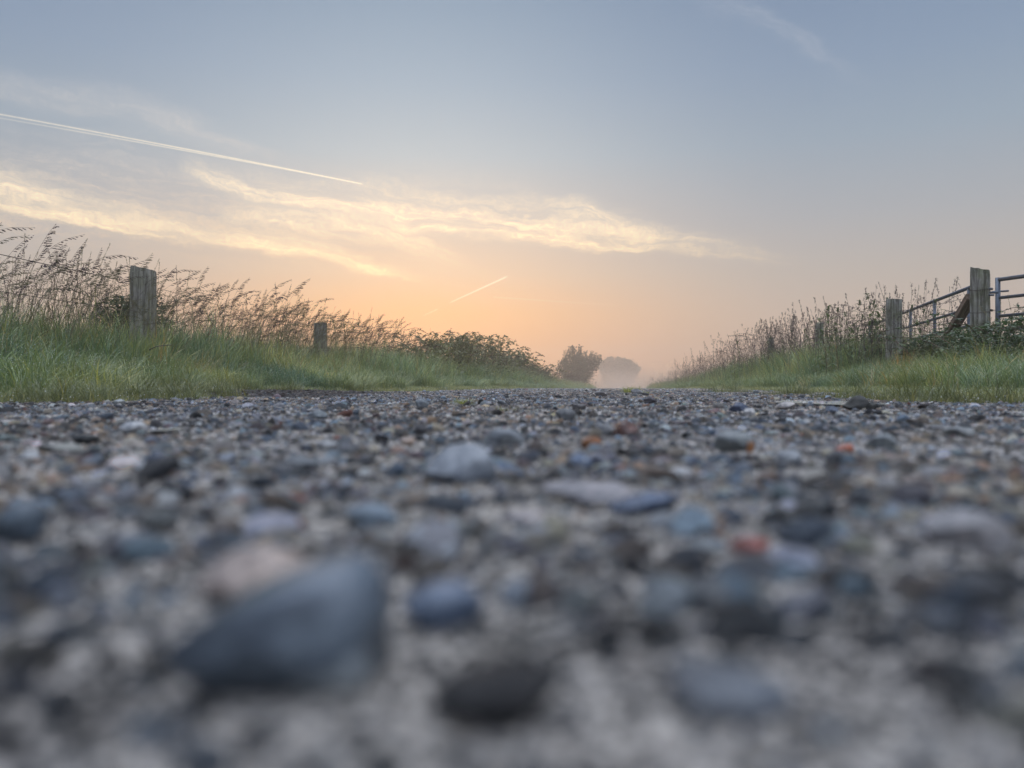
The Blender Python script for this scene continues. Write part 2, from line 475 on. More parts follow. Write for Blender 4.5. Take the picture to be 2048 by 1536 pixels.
for i in range(14):
    me = stone_mesh('pebble_shape', 100 + i, [0.45, .8, 1.2][i % 3], 3 if i < 8 else 2, (1, rnd.uniform(.6, .95), rnd.uniform(.42, .75)))
    me.materials.append(M_GRAVEL)
    peb.append(me)
PEB = shape_collection('pebble', peb)

# the stones one can tell apart: column, foot row, width, height in the photograph, colours, look
HERO = [
 (1728, 827, 66, 34, (.03, .032, .029), .8, 1.2, 'dark angular rock with a peaked top beside the pale puddle', 3, 'rock'),
 (1572, 824, 40, 17, (.50, .47, .45), .5, .0, 'pale oval pebble with pinkish sheen in front of the pale puddle', 0, 'pebble'),
 (1478, 829, 42, 22, (.055, .085, .16), .35, .6, 'dark blue angular stone left of the pale oval pebble', 0, 'stone'),
 (1500, 838, 32, 20, (.55, .54, .53), .5, .0, 'round white pebble touching the front of the dark blue stone', 0, 'pebble'),
 (1666, 831, 26, 17, (.12, .16, .23), .35, .9, 'small pointed slate blue stone left of the peaked dark rock', 10, 'stone'),
 (1550, 806, 16, 10, (.50, .47, .36), .5, .1, 'small cream pebble at the left end of the pale puddle', 0, 'pebble'),
 (1254, 881, 58, 38, (.13, .045, .028), .22, .7, 'wet rust brown stone sloping down to the right', -18, 'stone'),
 (1208, 879, 50, 36, (.20, .21, .22), .3, .7, 'grey stone leaning against the wet rust brown stone', 5, 'stone'),
 (1183, 915, 46, 28, (.38, .15, .05), .35, .4, 'orange brown pebble standing in front of the grey and rust stones', -10, 'pebble'),
 (1131, 847, 40, 24, (.13, .14, .15), .4, .4, 'rounded dark grey stone between grass tuft and rust brown stone', 0, 'stone'),
 (1157, 826, 28, 15, (.12, .115, .12), .4, .3, 'small low grey stone just behind the rounded dark grey stone', 0, 'stone'),
 (1202, 797, 24, 15, (.15, .14, .14), .5, .1, 'round brownish grey stone far along the middle of the lane', 0, 'stone'),
 (1299, 812, 28, 15, (.055, .050, .062), .5, .6, 'dark domed stone near the small lane centre grass clump', 0, 'stone'),
 (1276, 791, 26, 13, (.30, .31, .32), .5, .3, 'pale stone against the grass clump at the lane crest', 0, 'stone'),
 (1366, 859, 40, 15, (.045, .025, .035), .35, .5, 'flat dark purple stone right of the wet rust brown stone', 0, 'stone'),
 (1691, 911, 44, 24, (.42, .11, .05), .45, .7, 'brick red stone fragment among grey stones on the right', -14, 'stone'),
 (1476, 914, 74, 46, (.24, .27, .28), .4, .3, 'large grey stone with orange crumb at its right foot', 0, 'stone'),
 (1502, 916, 14, 22, (.45, .19, .06), .4, .6, 'small orange crumb at the foot of the large grey stone', 0, 'stone'),
 (1007, 906, 80, 44, (.22, .25, .28), .4, .3, 'pale blue grey lump in the middle ground, behind the broad pale stone', 4, 'stone'),
 (925, 990, 160, 76, (.30, .34, .39), .38, .3, 'broad pale blue stone with a flat top left of centre', -6, 'stone'),
 (762, 896, 26, 19, (.012, .012, .014), .3, .2, 'small black pebble left of the pale blue grey lump', 0, 'pebble'),
 (312, 968, 56, 50, (.022, .045, .095), .14, .6, 'glossy wet dark blue stone on the left', -28, 'stone'),
 (352, 962, 60, 36, (.17, .19, .20), .4, .3, 'dull grey pebble touching the glossy dark blue stone', -12, 'pebble'),
 (165, 894, 56, 28, (.018, .022, .024), .3, .8, 'black flat stone near the left edge of the lane', 6, 'stone'),
 (262, 876, 56, 30, (.50, .52, .54), .45, .2, 'white rounded stone beside the bright wet spot', 4, 'stone'),
 (52, 936, 46, 24, (.42, .44, .46), .45, .1, 'whitish pebble at the far left in front of the black stone', 0, 'pebble'),
 (110, 914, 90, 28, (.23, .24, .22), .5, .8, 'flat pale grey slab left of the glossy dark blue stone', 2, 'stone'),
 (1292, 1032, 128, 44, (.055, .095, .18), .3, .7, 'blue slate piece slanting right in the near centre', -10, 'stone'),
 (1180, 1012, 170, 34, (.30, .29, .31), .5, .5, 'long flat lilac grey stone behind the blue slate piece', 0, 'stone'),
 (1512, 1122, 76, 34, (.30, .065, .045), .45, .5, 'dull red pebble in the blurred right foreground', -4, 'pebble'),
 (742, 1078, 104, 52, (.20, .27, .34), .4, .3, 'blue grey pebble in the blurred middle left foreground', 8, 'pebble'),
 (14, 1102, 120, 70, (.075, .11, .15), .35, .3, 'dark teal stone cut by the left edge of the photo', -14, 'stone'),
 (512, 1262, 260, 118, (.58, .47, .41), .5, .2, 'large pale pink pebble standing behind the big wet stone', -6, 'pebble'),
 (550, 1460, 430, 240, (.17, .22, .28), .2, .7, 'biggest wet blue grey stone with a slanting face, left foreground', 0, 'stone'),
 (880, 1290, 160, 100, (.13, .18, .27), .25, .3, 'rounded blue pebble right of the pale pink pebble', -16, 'pebble'),
 (1000, 1500, 260, 110, (.014, .014, .016), .6, 1.1, 'black stone standing in for the dark gap at the bottom centre of the photo', 0, 'stone'),  # shade of a deep gap, built as a black stone
 (1480, 1480, 270, 80, (.09, .11, .14), .35, .6, 'large dark slate stone in the bottom right foreground', 8, 'stone'),
 (660, 1445, 160, 70, (.32, .36, .38), .45, .2, 'small pale pebble against the right foot of the biggest wet stone', 0, 'pebble'),
 (595, 952, 78, 34, (.10, .12, .14), .45, .4, 'dark slate pebble midway between the glossy blue stone and the broad pale stone', 0, 'pebble'),
 (650, 916, 42, 24, (.40, .42, .44), .5, .2, 'pale round pebble behind the dark slate pebble', 0, 'pebble'),
 (815, 902, 32, 19, (.44, .33, .26), .45, .3, 'cream pebble with rust base right of the small black pebble', 0, 'pebble'),
 (635, 845, 42, 22, (.14, .17, .19), .5, .9, 'triangular blue grey stone left of the lane centre', 0, 'stone'),
 (711, 840, 14, 16, (.035, .06, .09), .35, .7, 'tiny upright dark blue stone in the left half of the lane', 0, 'stone'),
 (843, 822, 28, 20, (.24, .28, .31), .5, .6, 'light blue grey stone left of the yellow grass tuft', 0, 'stone'),
 (235, 815, 24, 12, (.42, .46, .46), .5, .4, 'pale stone beside the dark bark piece by the left verge', 0, 'stone'),
 (961, 812, 12, 11, (.02, .02, .02), .5, .3, 'tiny black stone right of the yellow grass tuft', 0, 'stone'),
 (1932, 884, 60, 24, (.32, .34, .34), .45, .3, 'pale grey flat stone near the right border of the photo', 3, 'stone'),
 (1886, 866, 40, 16, (.14, .14, .14), .45, .4, 'dark grey stone behind the pale grey flat stone', 0, 'stone'),
 (1770, 908, 56, 34, (.28, .32, .34), .45, .3, 'blue grey lump right of the brick red fragment', 0, 'stone'),
 (1580, 938, 60, 32, (.30, .33, .36), .4, .4, 'light grey tilted stone left of the brick red fragment', -20, 'stone'),
 (1420, 1128, 90, 30, (.24, .27, .29), .45, .4, 'blurred grey stone left of the dull red pebble', 0, 'stone'),
 (1960, 1130, 170, 90, (.33, .32, .33), .45, .3, 'broad pale stone blurred at the right border', 4, 'stone'),
 (1060, 1062, 120, 34, (.36, .33, .34), .45, .3, 'pale lilac pebble below the long flat stone', 0, 'pebble'),
]
def stone_mat(c, rough):
    def b(n):
        o = objc(n)
        nz = n.noise(o, 70, 6, .7); nz2 = n.noise(o, 220, 4, .7)
        cc = n.mix(1.0, (c[0] * .48 + .006, c[1] * .48 + .006, c[2] * .48 + .006, 1), n.ramp(nz, [(.30, (.35, .37, .42, 1)), (.5, (1, 1, 1, 1)), (.68, (1.7, 1.62, 1.5, 1))]), 'MULTIPLY')
        cc = n.mix(1.0, cc, n.ramp(nz2, [(.3, (.75, .75, .75, 1)), (.7, (1.25, 1.25, 1.25, 1))]), 'MULTIPLY')
        return principled(n, cc, n.mr(nz, .3, .7, rough * .7, rough * 1.25), 0, nz2, .0015, .2 if max(c) < .03 else .45)
    return mat('stone_surface', b)
holes = []
for i, (px, yb, wp, hp, c, ro, an, lab, tilt, cat) in enumerate(HERO):
    z = CAMH * FPX / (yb - HZ)
    z = min(z, 4.6)
    x, y = world_xy(px, z)
    W = wp * z / FPX * .5; Hh = hp * z / FPX
    me = stone_mesh('stone', 500 + i * 7, max(an, .35) + .25, 4, (W * 1.08, W * rnd.uniform(.65, .95), Hh * .62))
    y += W * .5 * cy; x -= W * .5 * sy
    if 'biggest wet' in lab:            # a hewn wedge: broad top falling to the left, steep dark front
        bm = bmesh.new()
        for q in ((-1.08, -.55, .12), (-.25, -.62, .28), (.42, -.60, .46), (-.5, .6, .62), (.15, .9, .88), (.62, .5, 1.0), (.92, .2, .80), (-1.0, .2, .22),
                  (-.8, -.15, -.5), (.55, -.1, -.5), (.95, .7, -.5), (-.8, .7, -.5)):
            bm.verts.new((q[0] * W, q[1] * W, q[2] * Hh * .8))
        bmesh.ops.convex_hull(bm, input=bm.verts)
        bmesh.ops.bevel(bm, geom=list(bm.edges), offset=W * .10, segments=3, affect='EDGES', clamp_overlap=True)
        for f in bm.faces: f.smooth = True
        me = bpy.data.meshes.new('stone'); bm.to_mesh(me); bm.free()
    if 'peaked' in lab and i == 0:      # broken rock: high on the left of the middle, long slope to the right
        for v in me.vertices:
            u = v.co.x / W
            k = max(.12, (1 - abs(u + .12) * (1.15 if u > -.12 else 1.5)))
            v.co.z = v.co.z * (.35 + 1.35 * k) + .05 * Hh * math.sin(9 * u)
    o = link_obj(cat, me, None, stone_mat(c, ro))
    o.location = (x, y, float(H(x, y)) + .004 + Hh * .36)
    o.rotation_euler = (rnd.uniform(-.1, .1), -R(-tilt), YAW + (0 if 'biggest' in lab else rnd.uniform(-.25, .25)))
    tag(o, lab, cat)
    holes.append((x, y, W * .95))
holes = np.array(holes)

PAL = np.array([(.30, .30, .31), (.46, .47, .50), (.15, .17, .20), (.07, .10, .14), (.62, .60, .57), (.46, .37, .27), (.28, .21, .155), (.74, .74, .76),
                (.022, .025, .032), (.17, .225, .30), (.40, .27, .19), (.32, .10, .05), (.30, .39, .44), (.010, .010, .013), (.54, .47, .34), (.20, .14, .15)])
PW = np.array([10, 11, 10, 11, 8, 8, 8, 6, 12, 9, 4, .6, 9, 8, 6, 6]); PW = PW / PW.sum()
def lane_points(r0, r1, n, behind=False):
    """random points on the lane at distance r0..r1 from the origin, area uniform"""
    out = []
    got = 0
    while got < n:
        k = n * 2
        r = np.sqrt(rng.uniform(r0 * r0, r1 * r1, k))
        t = rng.uniform(-1.25, 1.25, k) if r0 < 4 else rng.uniform(-.8, .7, k)
        x = r * np.sin(t); y = r * np.cos(t)
        ok = (x > edge_left(y) - .12) & (x < edge_right(y) + .1)
        out.append(np.stack([x[ok], y[ok]], 1)); got += ok.sum()
        if ok.sum() == 0: break
    return np.concatenate(out)[:n]
Pxy, Sz = [], []
def lay(r0, r1, n, s0, s1, power=2.2):
    p = lane_points(r0, r1, n)
    u = rng.random(len(p))
    s = s0 * (1 - u * (1 - (s0 / s1) ** power)) ** (-1 / power)
    Pxy.append(p); Sz.append(s)
lay(.07, .45, 34000, .0009, .0028)
lay(.09, .6, 3600, .0030, .0085, 1.3)
lay(.12, .6, 420, .0065, .013, 1.3)
lay(.13, .34, 110, .008, .014, 1.2)
lay(.4, 1.1, 78000, .0013, .0036)
lay(.5, 1.2, 3400, .0038, .011, 1.8)
lay(1.0, 2.4, 120000, .0020, .0046)
lay(1.0, 2.4, 6500, .0048, .012, 2)
lay(2.2, 4.5, 110000, .0030, .0062)
lay(2.2, 4.5, 4500, .007, .014, 2.4)
lay(4.3, 9, 90000, .0050, .0095)
lay(8.5, 30, 40000, .010, .018)
lay(.5, 1.2, 90, .009, .015)
lay(1.2, 4, 500, .010, .021)
lay(4, 14, 900, .012, .026)
Pxy = np.concatenate(Pxy); Sz = np.concatenate(Sz)
# keep the lens and the named stones free
keep = np.hypot(Pxy[:, 0], Pxy[:, 1]) > .075
for hx, hy, hr in holes:
    dd = np.hypot(Pxy[:, 0] - hx, Pxy[:, 1] - hy)
    keep &= (dd > hr * .8) & ~((dd < hr * 3.0) & (Sz > hr * .26))
# nothing tall right in front of the lens
keep &= ~((np.hypot(Pxy[:, 0], Pxy[:, 1]) < .135) & (Sz > .006))
Pxy, Sz = Pxy[keep], Sz[keep]
n = len(Sz)
sm = soil_mask(Pxy[:, 0], Pxy[:, 1])
ci = rng.choice(len(PAL), n, p=PW)
colr = PAL[ci] * rng.uniform(.7, 1.25, (n, 1)) * rng.uniform(.95, 1.05, (n, 3))
patch = fbm(Pxy[:, 0] * 2.2 + 5, Pxy[:, 1] * 2.2)
colr = colr * np.where(patch[:, None] > .52, np.array([[1.08, 1.0, .93]]), np.array([[.95, 1.0, 1.07]]))
shade_blot = fbm(Pxy[:, 0] * 34 + 3, Pxy[:, 1] * 34)
shade_blot2 = fbm(Pxy[:, 0] * 9 + 13, Pxy[:, 1] * 9)
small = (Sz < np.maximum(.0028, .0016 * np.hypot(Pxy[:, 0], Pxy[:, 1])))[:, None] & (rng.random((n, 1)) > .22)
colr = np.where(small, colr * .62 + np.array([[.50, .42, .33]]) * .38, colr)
colr = colr * (.38 + 1.28 * sstep(.31, .60, shade_blot) * (.6 + .65 * shade_blot2))[:, None]  # blotches of shade between the stones, painted into the gravel colour
colr = colr * (1 - (1 - sstep(.13, .40, Pxy[:, 1]))[:, None] * np.array([[.60, .55, .50]]))  # darker towards the lens: vignetting painted into the colour, and darker stones
colr = colr * (1 - .72 * sm[:, None])
# crumbs of bare soil by the left verge
k = 2600
q = np.stack([rng.uniform(-2.65, -1.5, k), rng.uniform(3.0, 6.3, k)], 1); q = q[soil_mask(q[:, 0], q[:, 1]) > rng.random(k)]
k = len(q)
Pxy = np.concatenate([Pxy, q]); Sz = np.concatenate([Sz, rng.uniform(.006, .022, k) * rng.random(k) ** .6]); n = len(Sz)
colr = np.concatenate([colr, np.array([[.045, .030, .026]]) * rng.uniform(.5, 1.9, (k, 1))])
P = np.stack([Pxy[:, 0], Pxy[:, 1], H(Pxy[:, 0], Pxy[:, 1]) + .004 + Sz * rng.uniform(-.30, .30, n)], 1)
rot = np.stack([rng.normal(0, .35, n), rng.normal(0, .35, n), rng.uniform(0, 2 * PI, n)], 1)
scl = Sz[:, None] * rng.uniform(.8, 1.2, (n, 3))
idx = np.where(np.hypot(Pxy[:, 0], Pxy[:, 1]) < 1.6, rng.integers(0, 8, n), rng.integers(6, 14, n))
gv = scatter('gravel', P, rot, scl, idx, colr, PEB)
tag(gv, 'loose grey, blue and tan gravel covering the lane', 'gravel')

# ---------------------------------------------------------------- grass shapes
class Soup:
    """collects triangles and quads with a tint per face corner group"""
    def __init__(s): s.v = []; s.f = []; s.t = []; s.mi = []
    def add(s, vs, fs, tint=.5, mi=0):
        b = len(s.v); s.v += vs; s.t += [tint] * len(vs)
        for f in fs: s.f.append(tuple(b + i for i in f)); s.mi.append(mi)
    def strip(s, pts, wid, side, tint=.5, mi=0):
        vs = []; fs = []
        n = len(pts)
        for i, p in enumerate(pts):
            k = wid * (1 - (i / (n - 1)) ** 1.6) * (0.75 if i == 0 else 1)
            if i < n - 1: vs += [p - side * k, p + side * k]
            else: vs.append(p)
        for i in range(n - 2): a = 2 * i; fs.append((a, a + 1, a + 3, a + 2))
        a = 2 * (n - 2); fs.append((a, a + 1, a + 2))
        s.add(vs, fs, tint, mi)
    def tube(s, pts, r0, r1, k=3, tint=.5, mi=0):
        vs = []; fs = []
        for i, p in enumerate(pts):
            a = pts[max(i - 1, 0)]; b = pts[min(i + 1, len(pts) - 1)]
            dr = (b - a).normalized()
            u = dr.orthogonal().normalized(); v = dr.cross(u)
            r = r0 + (r1 - r0) * i / (len(pts) - 1)
            for j in range(k):
                t = 2 * PI * j / k
                vs.append(p + (u * math.cos(t) + v * math.sin(t)) * r)
        for i in range(len(pts) - 1):
            for j in range(k):
                fs.append((i * k + j, i * k + (j + 1) % k, (i + 1) * k + (j + 1) % k, (i + 1) * k + j))
        s.add(vs, fs, tint, mi)
    def spindle(s, p, d, ln, w, tint=.5, mi=0):
        d = d.normalized(); u = d.orthogonal().normalized(); v = d.cross(u)
        m = p + d * ln * .4
        vs = [p, m + u * w, m + v * w, m - u * w, m - v * w, p + d * ln]
        s.add(vs, [(0, 1, 2), (0, 2, 3), (0, 3, 4), (0, 4, 1), (5, 2, 1), (5, 3, 2), (5, 4, 3), (5, 1, 4)], tint, mi)
    def leaf(s, p, d, up, ln, w, tint=.5, mi=0, fold=.25, droop=.3):
        d = d.normalized(); side = d.cross(up)
        side = side.normalized() if side.length > 1e-4 else d.orthogonal().normalized()
        nn = side.cross(d).normalized()
        a = p + d * ln * .35 - nn * ln * droop * .1; b = p + d * ln * .7 - nn * ln * droop * .4; c = p + d * ln - nn * ln * droop
        vs = [p, a, a - side * w + nn * w * fold, a + side * w + nn * w * fold, b, b - side * w * .7 + nn * w * fold, b + side * w * .7 + nn * w * fold, c]
        s.add(vs, [(0, 1, 2), (0, 3, 1), (1, 4, 5, 2), (1, 3, 6, 4), (4, 7, 5), (4, 6, 7)], tint, mi)
    def ball(s, p, r, mi=1):
        vs = [p + Vector(q) * r for q in ((0, 0, 1), (1, 0, 0), (0, 1, 0), (-1, 0, 0), (0, -1, 0), (0, 0, -1))]
        s.add(vs, [(0, 1, 2), (0, 2, 3), (0, 3, 4), (0, 4, 1), (5, 2, 1), (5, 3, 2), (5, 4, 3), (5, 1, 4)], .5, mi)
    def mesh(s, name, mats, smooth=False):
        me = bpy.data.meshes.new(name)
        me.from_pydata([tuple(v) for v in s.v], [], s.f)
        for m in mats: me.materials.append(m)
        if len(mats) > 1: me.polygons.foreach_set('material_index', s.mi)
        a = me.attributes.new('tint', 'FLOAT', 'POINT'); a.data.foreach_set('value', s.t)
        if smooth: me.polygons.foreach_set('use_smooth', [True] * len(me.polygons))
        me.update()
        return me

def blade_pts(r, base, h, bend, az, n=5):
    pts = []; d = Vector((math.cos(az), math.sin(az), 0))
    for i in range(n):
        t = i / (n - 1)
        pts.append(base + Vector((0, 0, h * (t - .28 * bend * t * t * t))) + d * (h * bend * .62 * t * t + .06 * h * t))
    return pts

def tuft(seed, n, h0, h1, spread, bend, wid, dew=0, droop_dir=None, dead=.08):
    r = random.Random(seed); s = Soup()
    for i in range(n):
        a = r.uniform(0, 2 * PI); q = spread * math.sqrt(r.random())
        base = Vector((math.cos(a) * q, math.sin(a) * q, -.01))
        h = r.uniform(h0, h1) * (1 - .3 * q / spread)
        az = a + r.gauss(0, .9) if droop_dir is None else droop_dir + r.gauss(0, .8)
        pts = blade_pts(r, base, h, bend * r.uniform(.3, 1.4), az, 6)
        sd = Vector((-math.sin(az), math.cos(az), 0)) * math.cos(r.uniform(-1, 1)) + Vector((0, 0, .2))
        t = 1.0 if r.random() < dead else r.uniform(0, .9)
        s.strip(pts, wid * r.uniform(.7, 1.3), sd.normalized(), t)
        for k in range(2):
            if r.random() < dew:
                j = r.randrange(2, 6)
                s.ball(pts[j], r.uniform(.0007, .0014))
    s_ = s; return s_.mesh('grass_tuft_shape', [M_GRASS, M_DEW])
turf = [tuft(i, 46, .02, .065, .05, .8, .0011, .035, dead=.16) for i in range(5)]
lawn = [tuft(20 + i, 40, .10, .27, .07, 1.15, .0019, .22, dead=.08) for i in range(6)]
long_ = [tuft(40 + i, 30, .26, .62, .10, .85, .0026, .14, dead=.16) for i in range(6)]
GRASS = shape_collection('grass_tuft', turf + lawn + long_)     # 0-4, 5-10, 11-16

def nodding_stem(seed, h, lean, loose=1.0):
    """tall meadow grass: thin stem, drooping one-sided panicle"""
    r = random.Random(seed); s = Soup(); pts = []
    n = 12
    for i in range(n + 1):
        t = i / n
        pts.append(Vector((lean * h * (t ** 2.6) * .50 + .025 * math.sin(3 * t + seed), .03 * math.sin(2 * t + seed), h * (t - .21 * lean * t ** 5))))
    s.tube(pts, .0016, .0007, 3, .35, 0)
    def at(t):
        f = t * n; i = min(int(f), n - 1); return pts[i].lerp(pts[i + 1], f - i), (pts[i + 1] - pts[i]).normalized()
    p0 = .80 if loose > .5 else .84
    nb = 9
    for i in range(nb):
        t = p0 + (1 - p0) * i / nb
        p, d = at(t)
        for k in range(2 if i % 2 and i < nb - 3 else 1):
            bl = (.042 - .022 * i / nb) * loose * r.uniform(.6, 1.2)
            bd = (d * 1.0 + Vector((r.uniform(.0, .7), r.uniform(-.5, .5), r.uniform(-.1, .3)))).normalized()
            q = p.copy(); bp = [q.copy()]
            for m in range(3):
                bd = (bd + Vector((.16, 0, -.22))).normalized(); q = q + bd * bl / 3; bp.append(q.copy())
            s.tube(bp, .0007, .0005, 3, .3, 1)
            ns = r.randint(3, 5)
            for m in range(ns):
                f = .35 + .65 * m / (ns - 1); g = f * 3; gi = min(int(g), 2)
                c = bp[gi].lerp(bp[gi + 1], g - gi)
                s.spindle(c, bd + Vector((r.uniform(-.1, .3), r.uniform(-.25, .25), r.uniform(-.4, .0))), r.uniform(.013, .021), r.uniform(.0023, .0036), r.uniform(.0, .7), 1)
    s.spindle(pts[-1], pts[-1] - pts[-2], .016, .002, .4, 1)
    for k in range(3):       # stem leaves
        t = r.uniform(.15, .62); p, d = at(t); a = r.uniform(-1.2, 1.2)
        s.strip(blade_pts(r, p, r.uniform(.12, .24), 1.1, a, 6), .0026, Vector((-math.sin(a), math.cos(a), .2)).normalized(), r.uniform(.2, .9), 0)
    return s.mesh('meadow_grass_shape', [M_STEM, M_HEAD])
def clumpy_stem(seed, h):
    """cocksfoot: stiff stem with dense one-sided clumps"""
    r = random.Random(seed); s = Soup(); n = 10
    bx, by = r.uniform(-.10, .10), r.uniform(-.06, .06)
    pts = [Vector((bx * h * (i / n) ** 2 * 1.6, by * h * (i / n) ** 2, h * i / n)) for i in range(n + 1)]
    s.tube(pts, .0017, .0009, 3, .4, 0)
    def at(t):
        f = t * n; i = min(int(f), n - 1); return pts[i].lerp(pts[i + 1], f - i)
    def clump(c, sz, d):
        for k in range(int(13 * sz / .02)):
            o = Vector((r.gauss(0, .30), r.gauss(0, .30), r.gauss(0, .55))) * sz * .55
            s.spindle(c + o, d + Vector((r.uniform(-.5, .5), r.uniform(-.5, .5), r.uniform(0, .6))), r.uniform(.007, .012), r.uniform(.0016, .0026), r.uniform(0, .6), 1)
    clump(at(.985), .034, Vector((0, 0, 1)))
    sd = r.choice([-1, 1])
    for t, bl in ((.94, .012), (.90, .022), (.85, .036), (.79, .052)):
        if r.random() < .86:
            p = at(t); d = Vector((sd * r.uniform(.4, .9), r.uniform(-.4, .4), .9)).normalized(); sd = -sd if r.random() < .5 else sd
            q = p + d * bl * r.uniform(.8, 1.3); s.tube([p, q], .0009, .0007, 3, .3, 1); clump(q, r.uniform(.020, .033), d)
    for k in range(3):
        t = r.uniform(.15, .6); a = r.uniform(0, 6.28)
        s.strip(blade_pts(r, at(t), r.uniform(.15, .28), 1.0, a, 6), .003, Vector((-math.sin(a), math.cos(a), .2)).normalized(), r.uniform(.2, .8), 0)
    return s.mesh('cocksfoot_shape', [M_STEM, M_HEAD])
def spike_stem(seed, h, lean=.1):
    r = random.Random(seed); s = Soup(); n = 8
    pts = [Vector((lean * h * (i / n) ** 2, 0, h * i / n)) for i in range(n + 1)]
    s.tube(pts, .0014, .0007, 3, .7, 0)
    for i in range(46):
        t = r.uniform(.80, 1.0); f = t * n; k = min(int(f), n - 1); p = pts[k].lerp(pts[k + 1], f - k)
        s.spindle(p, Vector((r.uniform(-.45, .45), r.uniform(-.45, .45), 1)), r.uniform(.010, .02), .0012, r.uniform(.3, 1), 1)
    return s.mesh('spike_grass_shape', [M_STEM, M_HEAD])
stems = [nodding_stem(i, 1.0, rnd.uniform(.35, 1.45), rnd.choice([.6, .8, 1.05])) for i in range(12)]      # 0-11
stems += [clumpy_stem(60 + i, 1.0) for i in range(8)]                                                       # 12-19
stems += [spike_stem(80 + i, 1.0, rnd.uniform(0, .25)) for i in range(5)]                                   # 20-24
STEMS = shape_collection('seed_grass', stems)

# ---------------------------------------------------------------- spread the grass
GREEN = np.array([1.45, 1.48, 1.18]) * np.array([(.115, .145, .085), (.15, .175, .095), (.095, .135, .092), (.135, .175, .125), (.18, .19, .105), (.20, .185, .12)])
def grass_colour(x, y, e, n):
    f = fbm(x * .9 + 3, y * .9)
    g = fbm(x * 2.5 + 40, y * 2.5)
    k = np.clip((f - .3) / .4, 0, .999)
    c = GREEN[(k * 4).astype(int)]
    c = c * (0.75 + .5 * g)[:, None] * rng.uniform(.85, 1.15, (n, 1))
    straw = (rng.random((n, 1)) < .10) & (e[:, None] > .5)
    c = np.where(straw, np.array([[.30, .24, .13]]) * rng.uniform(.7, 1.2, (n, 1)), c)
    blot = (fbm(x * 1.3 + 70, y * 2.6) - .5)[:, None]
    c = c * (1 + blot * np.array([[1.5, .9, .5]]))
    edgey = (1 - sstep(.1, .55, e))[:, None]
    c = c * (1 - edgey * .7) + np.array([[.235, .24, .12]]) * edgey * .7
    return c
acc = dict(P=[], rot=[], scl=[], idx=[], col=[])
def put_grass(side, y0, y1, e0, e1, dens, lo, hi, s0, s1, cond=None, tilt=.12, thin=None):
    area = (y1 - y0) * (e1 - e0); n = int(area * dens)
    y = rng.uniform(y0, y1, n); e = rng.uniform(e0, e1, n)
    x = edge_left(y) - e if side < 0 else edge_right(y) + e
    ok = np.ones(n, bool)
    if cond is not None: ok &= cond(x, y, e)
    # outside what any near viewpoint could see
    ok &= (np.abs(x) < 1.6 * y + 1.2)
    x, y, e = x[ok], y[ok], e[ok]; n = len(x)
    sc = rng.uniform(s0, s1, n) * (.8 + .4 * fbm(x * 1.7, y * 1.7 + 8))
    acc['P'].append(np.stack([x, y, H(x, y) - .004], 1))
    acc['rot'].append(np.stack([rng.normal(0, tilt, n), rng.normal(0, tilt, n), rng.uniform(0, 2 * PI, n)], 1))
    acc['scl'].append(np.stack([sc, sc, sc * rng.uniform(.85, 1.15, n)], 1))
    acc['idx'].append(rng.integers(lo, hi, n)); acc['col'].append(grass_colour(x, y, e, n))
ragged = lambda x, y, e: (e > -.02 + .95 * (fbm(x * 2.2, y * 2.2) - .36)) | (fbm(x * 7, y * 7) > .66)
for sd in (-1, 1):
    put_grass(sd, .6, 9, -.02, .8, 620, 0, 5, .8, 1.5, ragged)
    put_grass(sd, 9, 26, -.04, .8, 260, 0, 5, 1.2, 2.0, ragged)
    put_grass(sd, 26, 60, -.1, 1.2, 50, 5, 11, .8, 1.3)
    put_grass(sd, .8, 9, .28 if sd < 0 else .5, 2.6, 230, 5, 11, .6, 1.35, lambda x, y, e: fbm(x * 2, y * 2) + e * .5 > .55)
    put_grass(sd, 9, 22, .3, 2.6, 130, 5, 11, .9, 1.3)
    put_grass(sd, 22, 60, .3, 3.2, 40, 5, 11, 1.3, 2.0)
    clump = lambda x, y, e: fbm(x * 1.6 + 7, y * 1.6) + .22 * e > .58
    put_grass(sd, 2, 12, .9, 3.0, 130 if sd < 0 else 70, 11, 17, .5, 1.0 if sd < 0 else .75, clump)
    put_grass(sd, 9, 22, .45, 1.2, 60, 11, 17, .6, 1.0, clump)
    put_grass(sd, 10, 30, .8, 3.0, 100, 11, 17, .8, 1.35, lambda x, y, e: fbm(x * 1.3 + 7, y * 1.3) + .2 * e > .5)
    put_grass(sd, 30, 75, .8, 4.0, 22, 11, 17, 1.0, 1.6)
    put_grass(sd, 2, 60, 3.0, 8.0, 12, 11, 17, .4, .75)
put_grass(-1, 10, 26, .65, 1.4, 110, 11, 17, .65, 1.15, lambda x, y, e: fbm(x * 2 + 1, y * 2) > .38)
put_grass(1, 8.5, 20, .9, 2.6, 130, 11, 17, .9, 1.45, lambda x, y, e: fbm(x * 2 + 1, y * 2) > .45)
put_grass(-1, 4, 13, 1.7, 3.0, 26, 11, 17, 1.1, 1.6)
put_grass(-1, 3.6, 8, 1.3, 2.4, 70, 11, 17, .6, 1.05, lambda x, y, e: fbm(x * 2 + 1, y * 2) > .42)
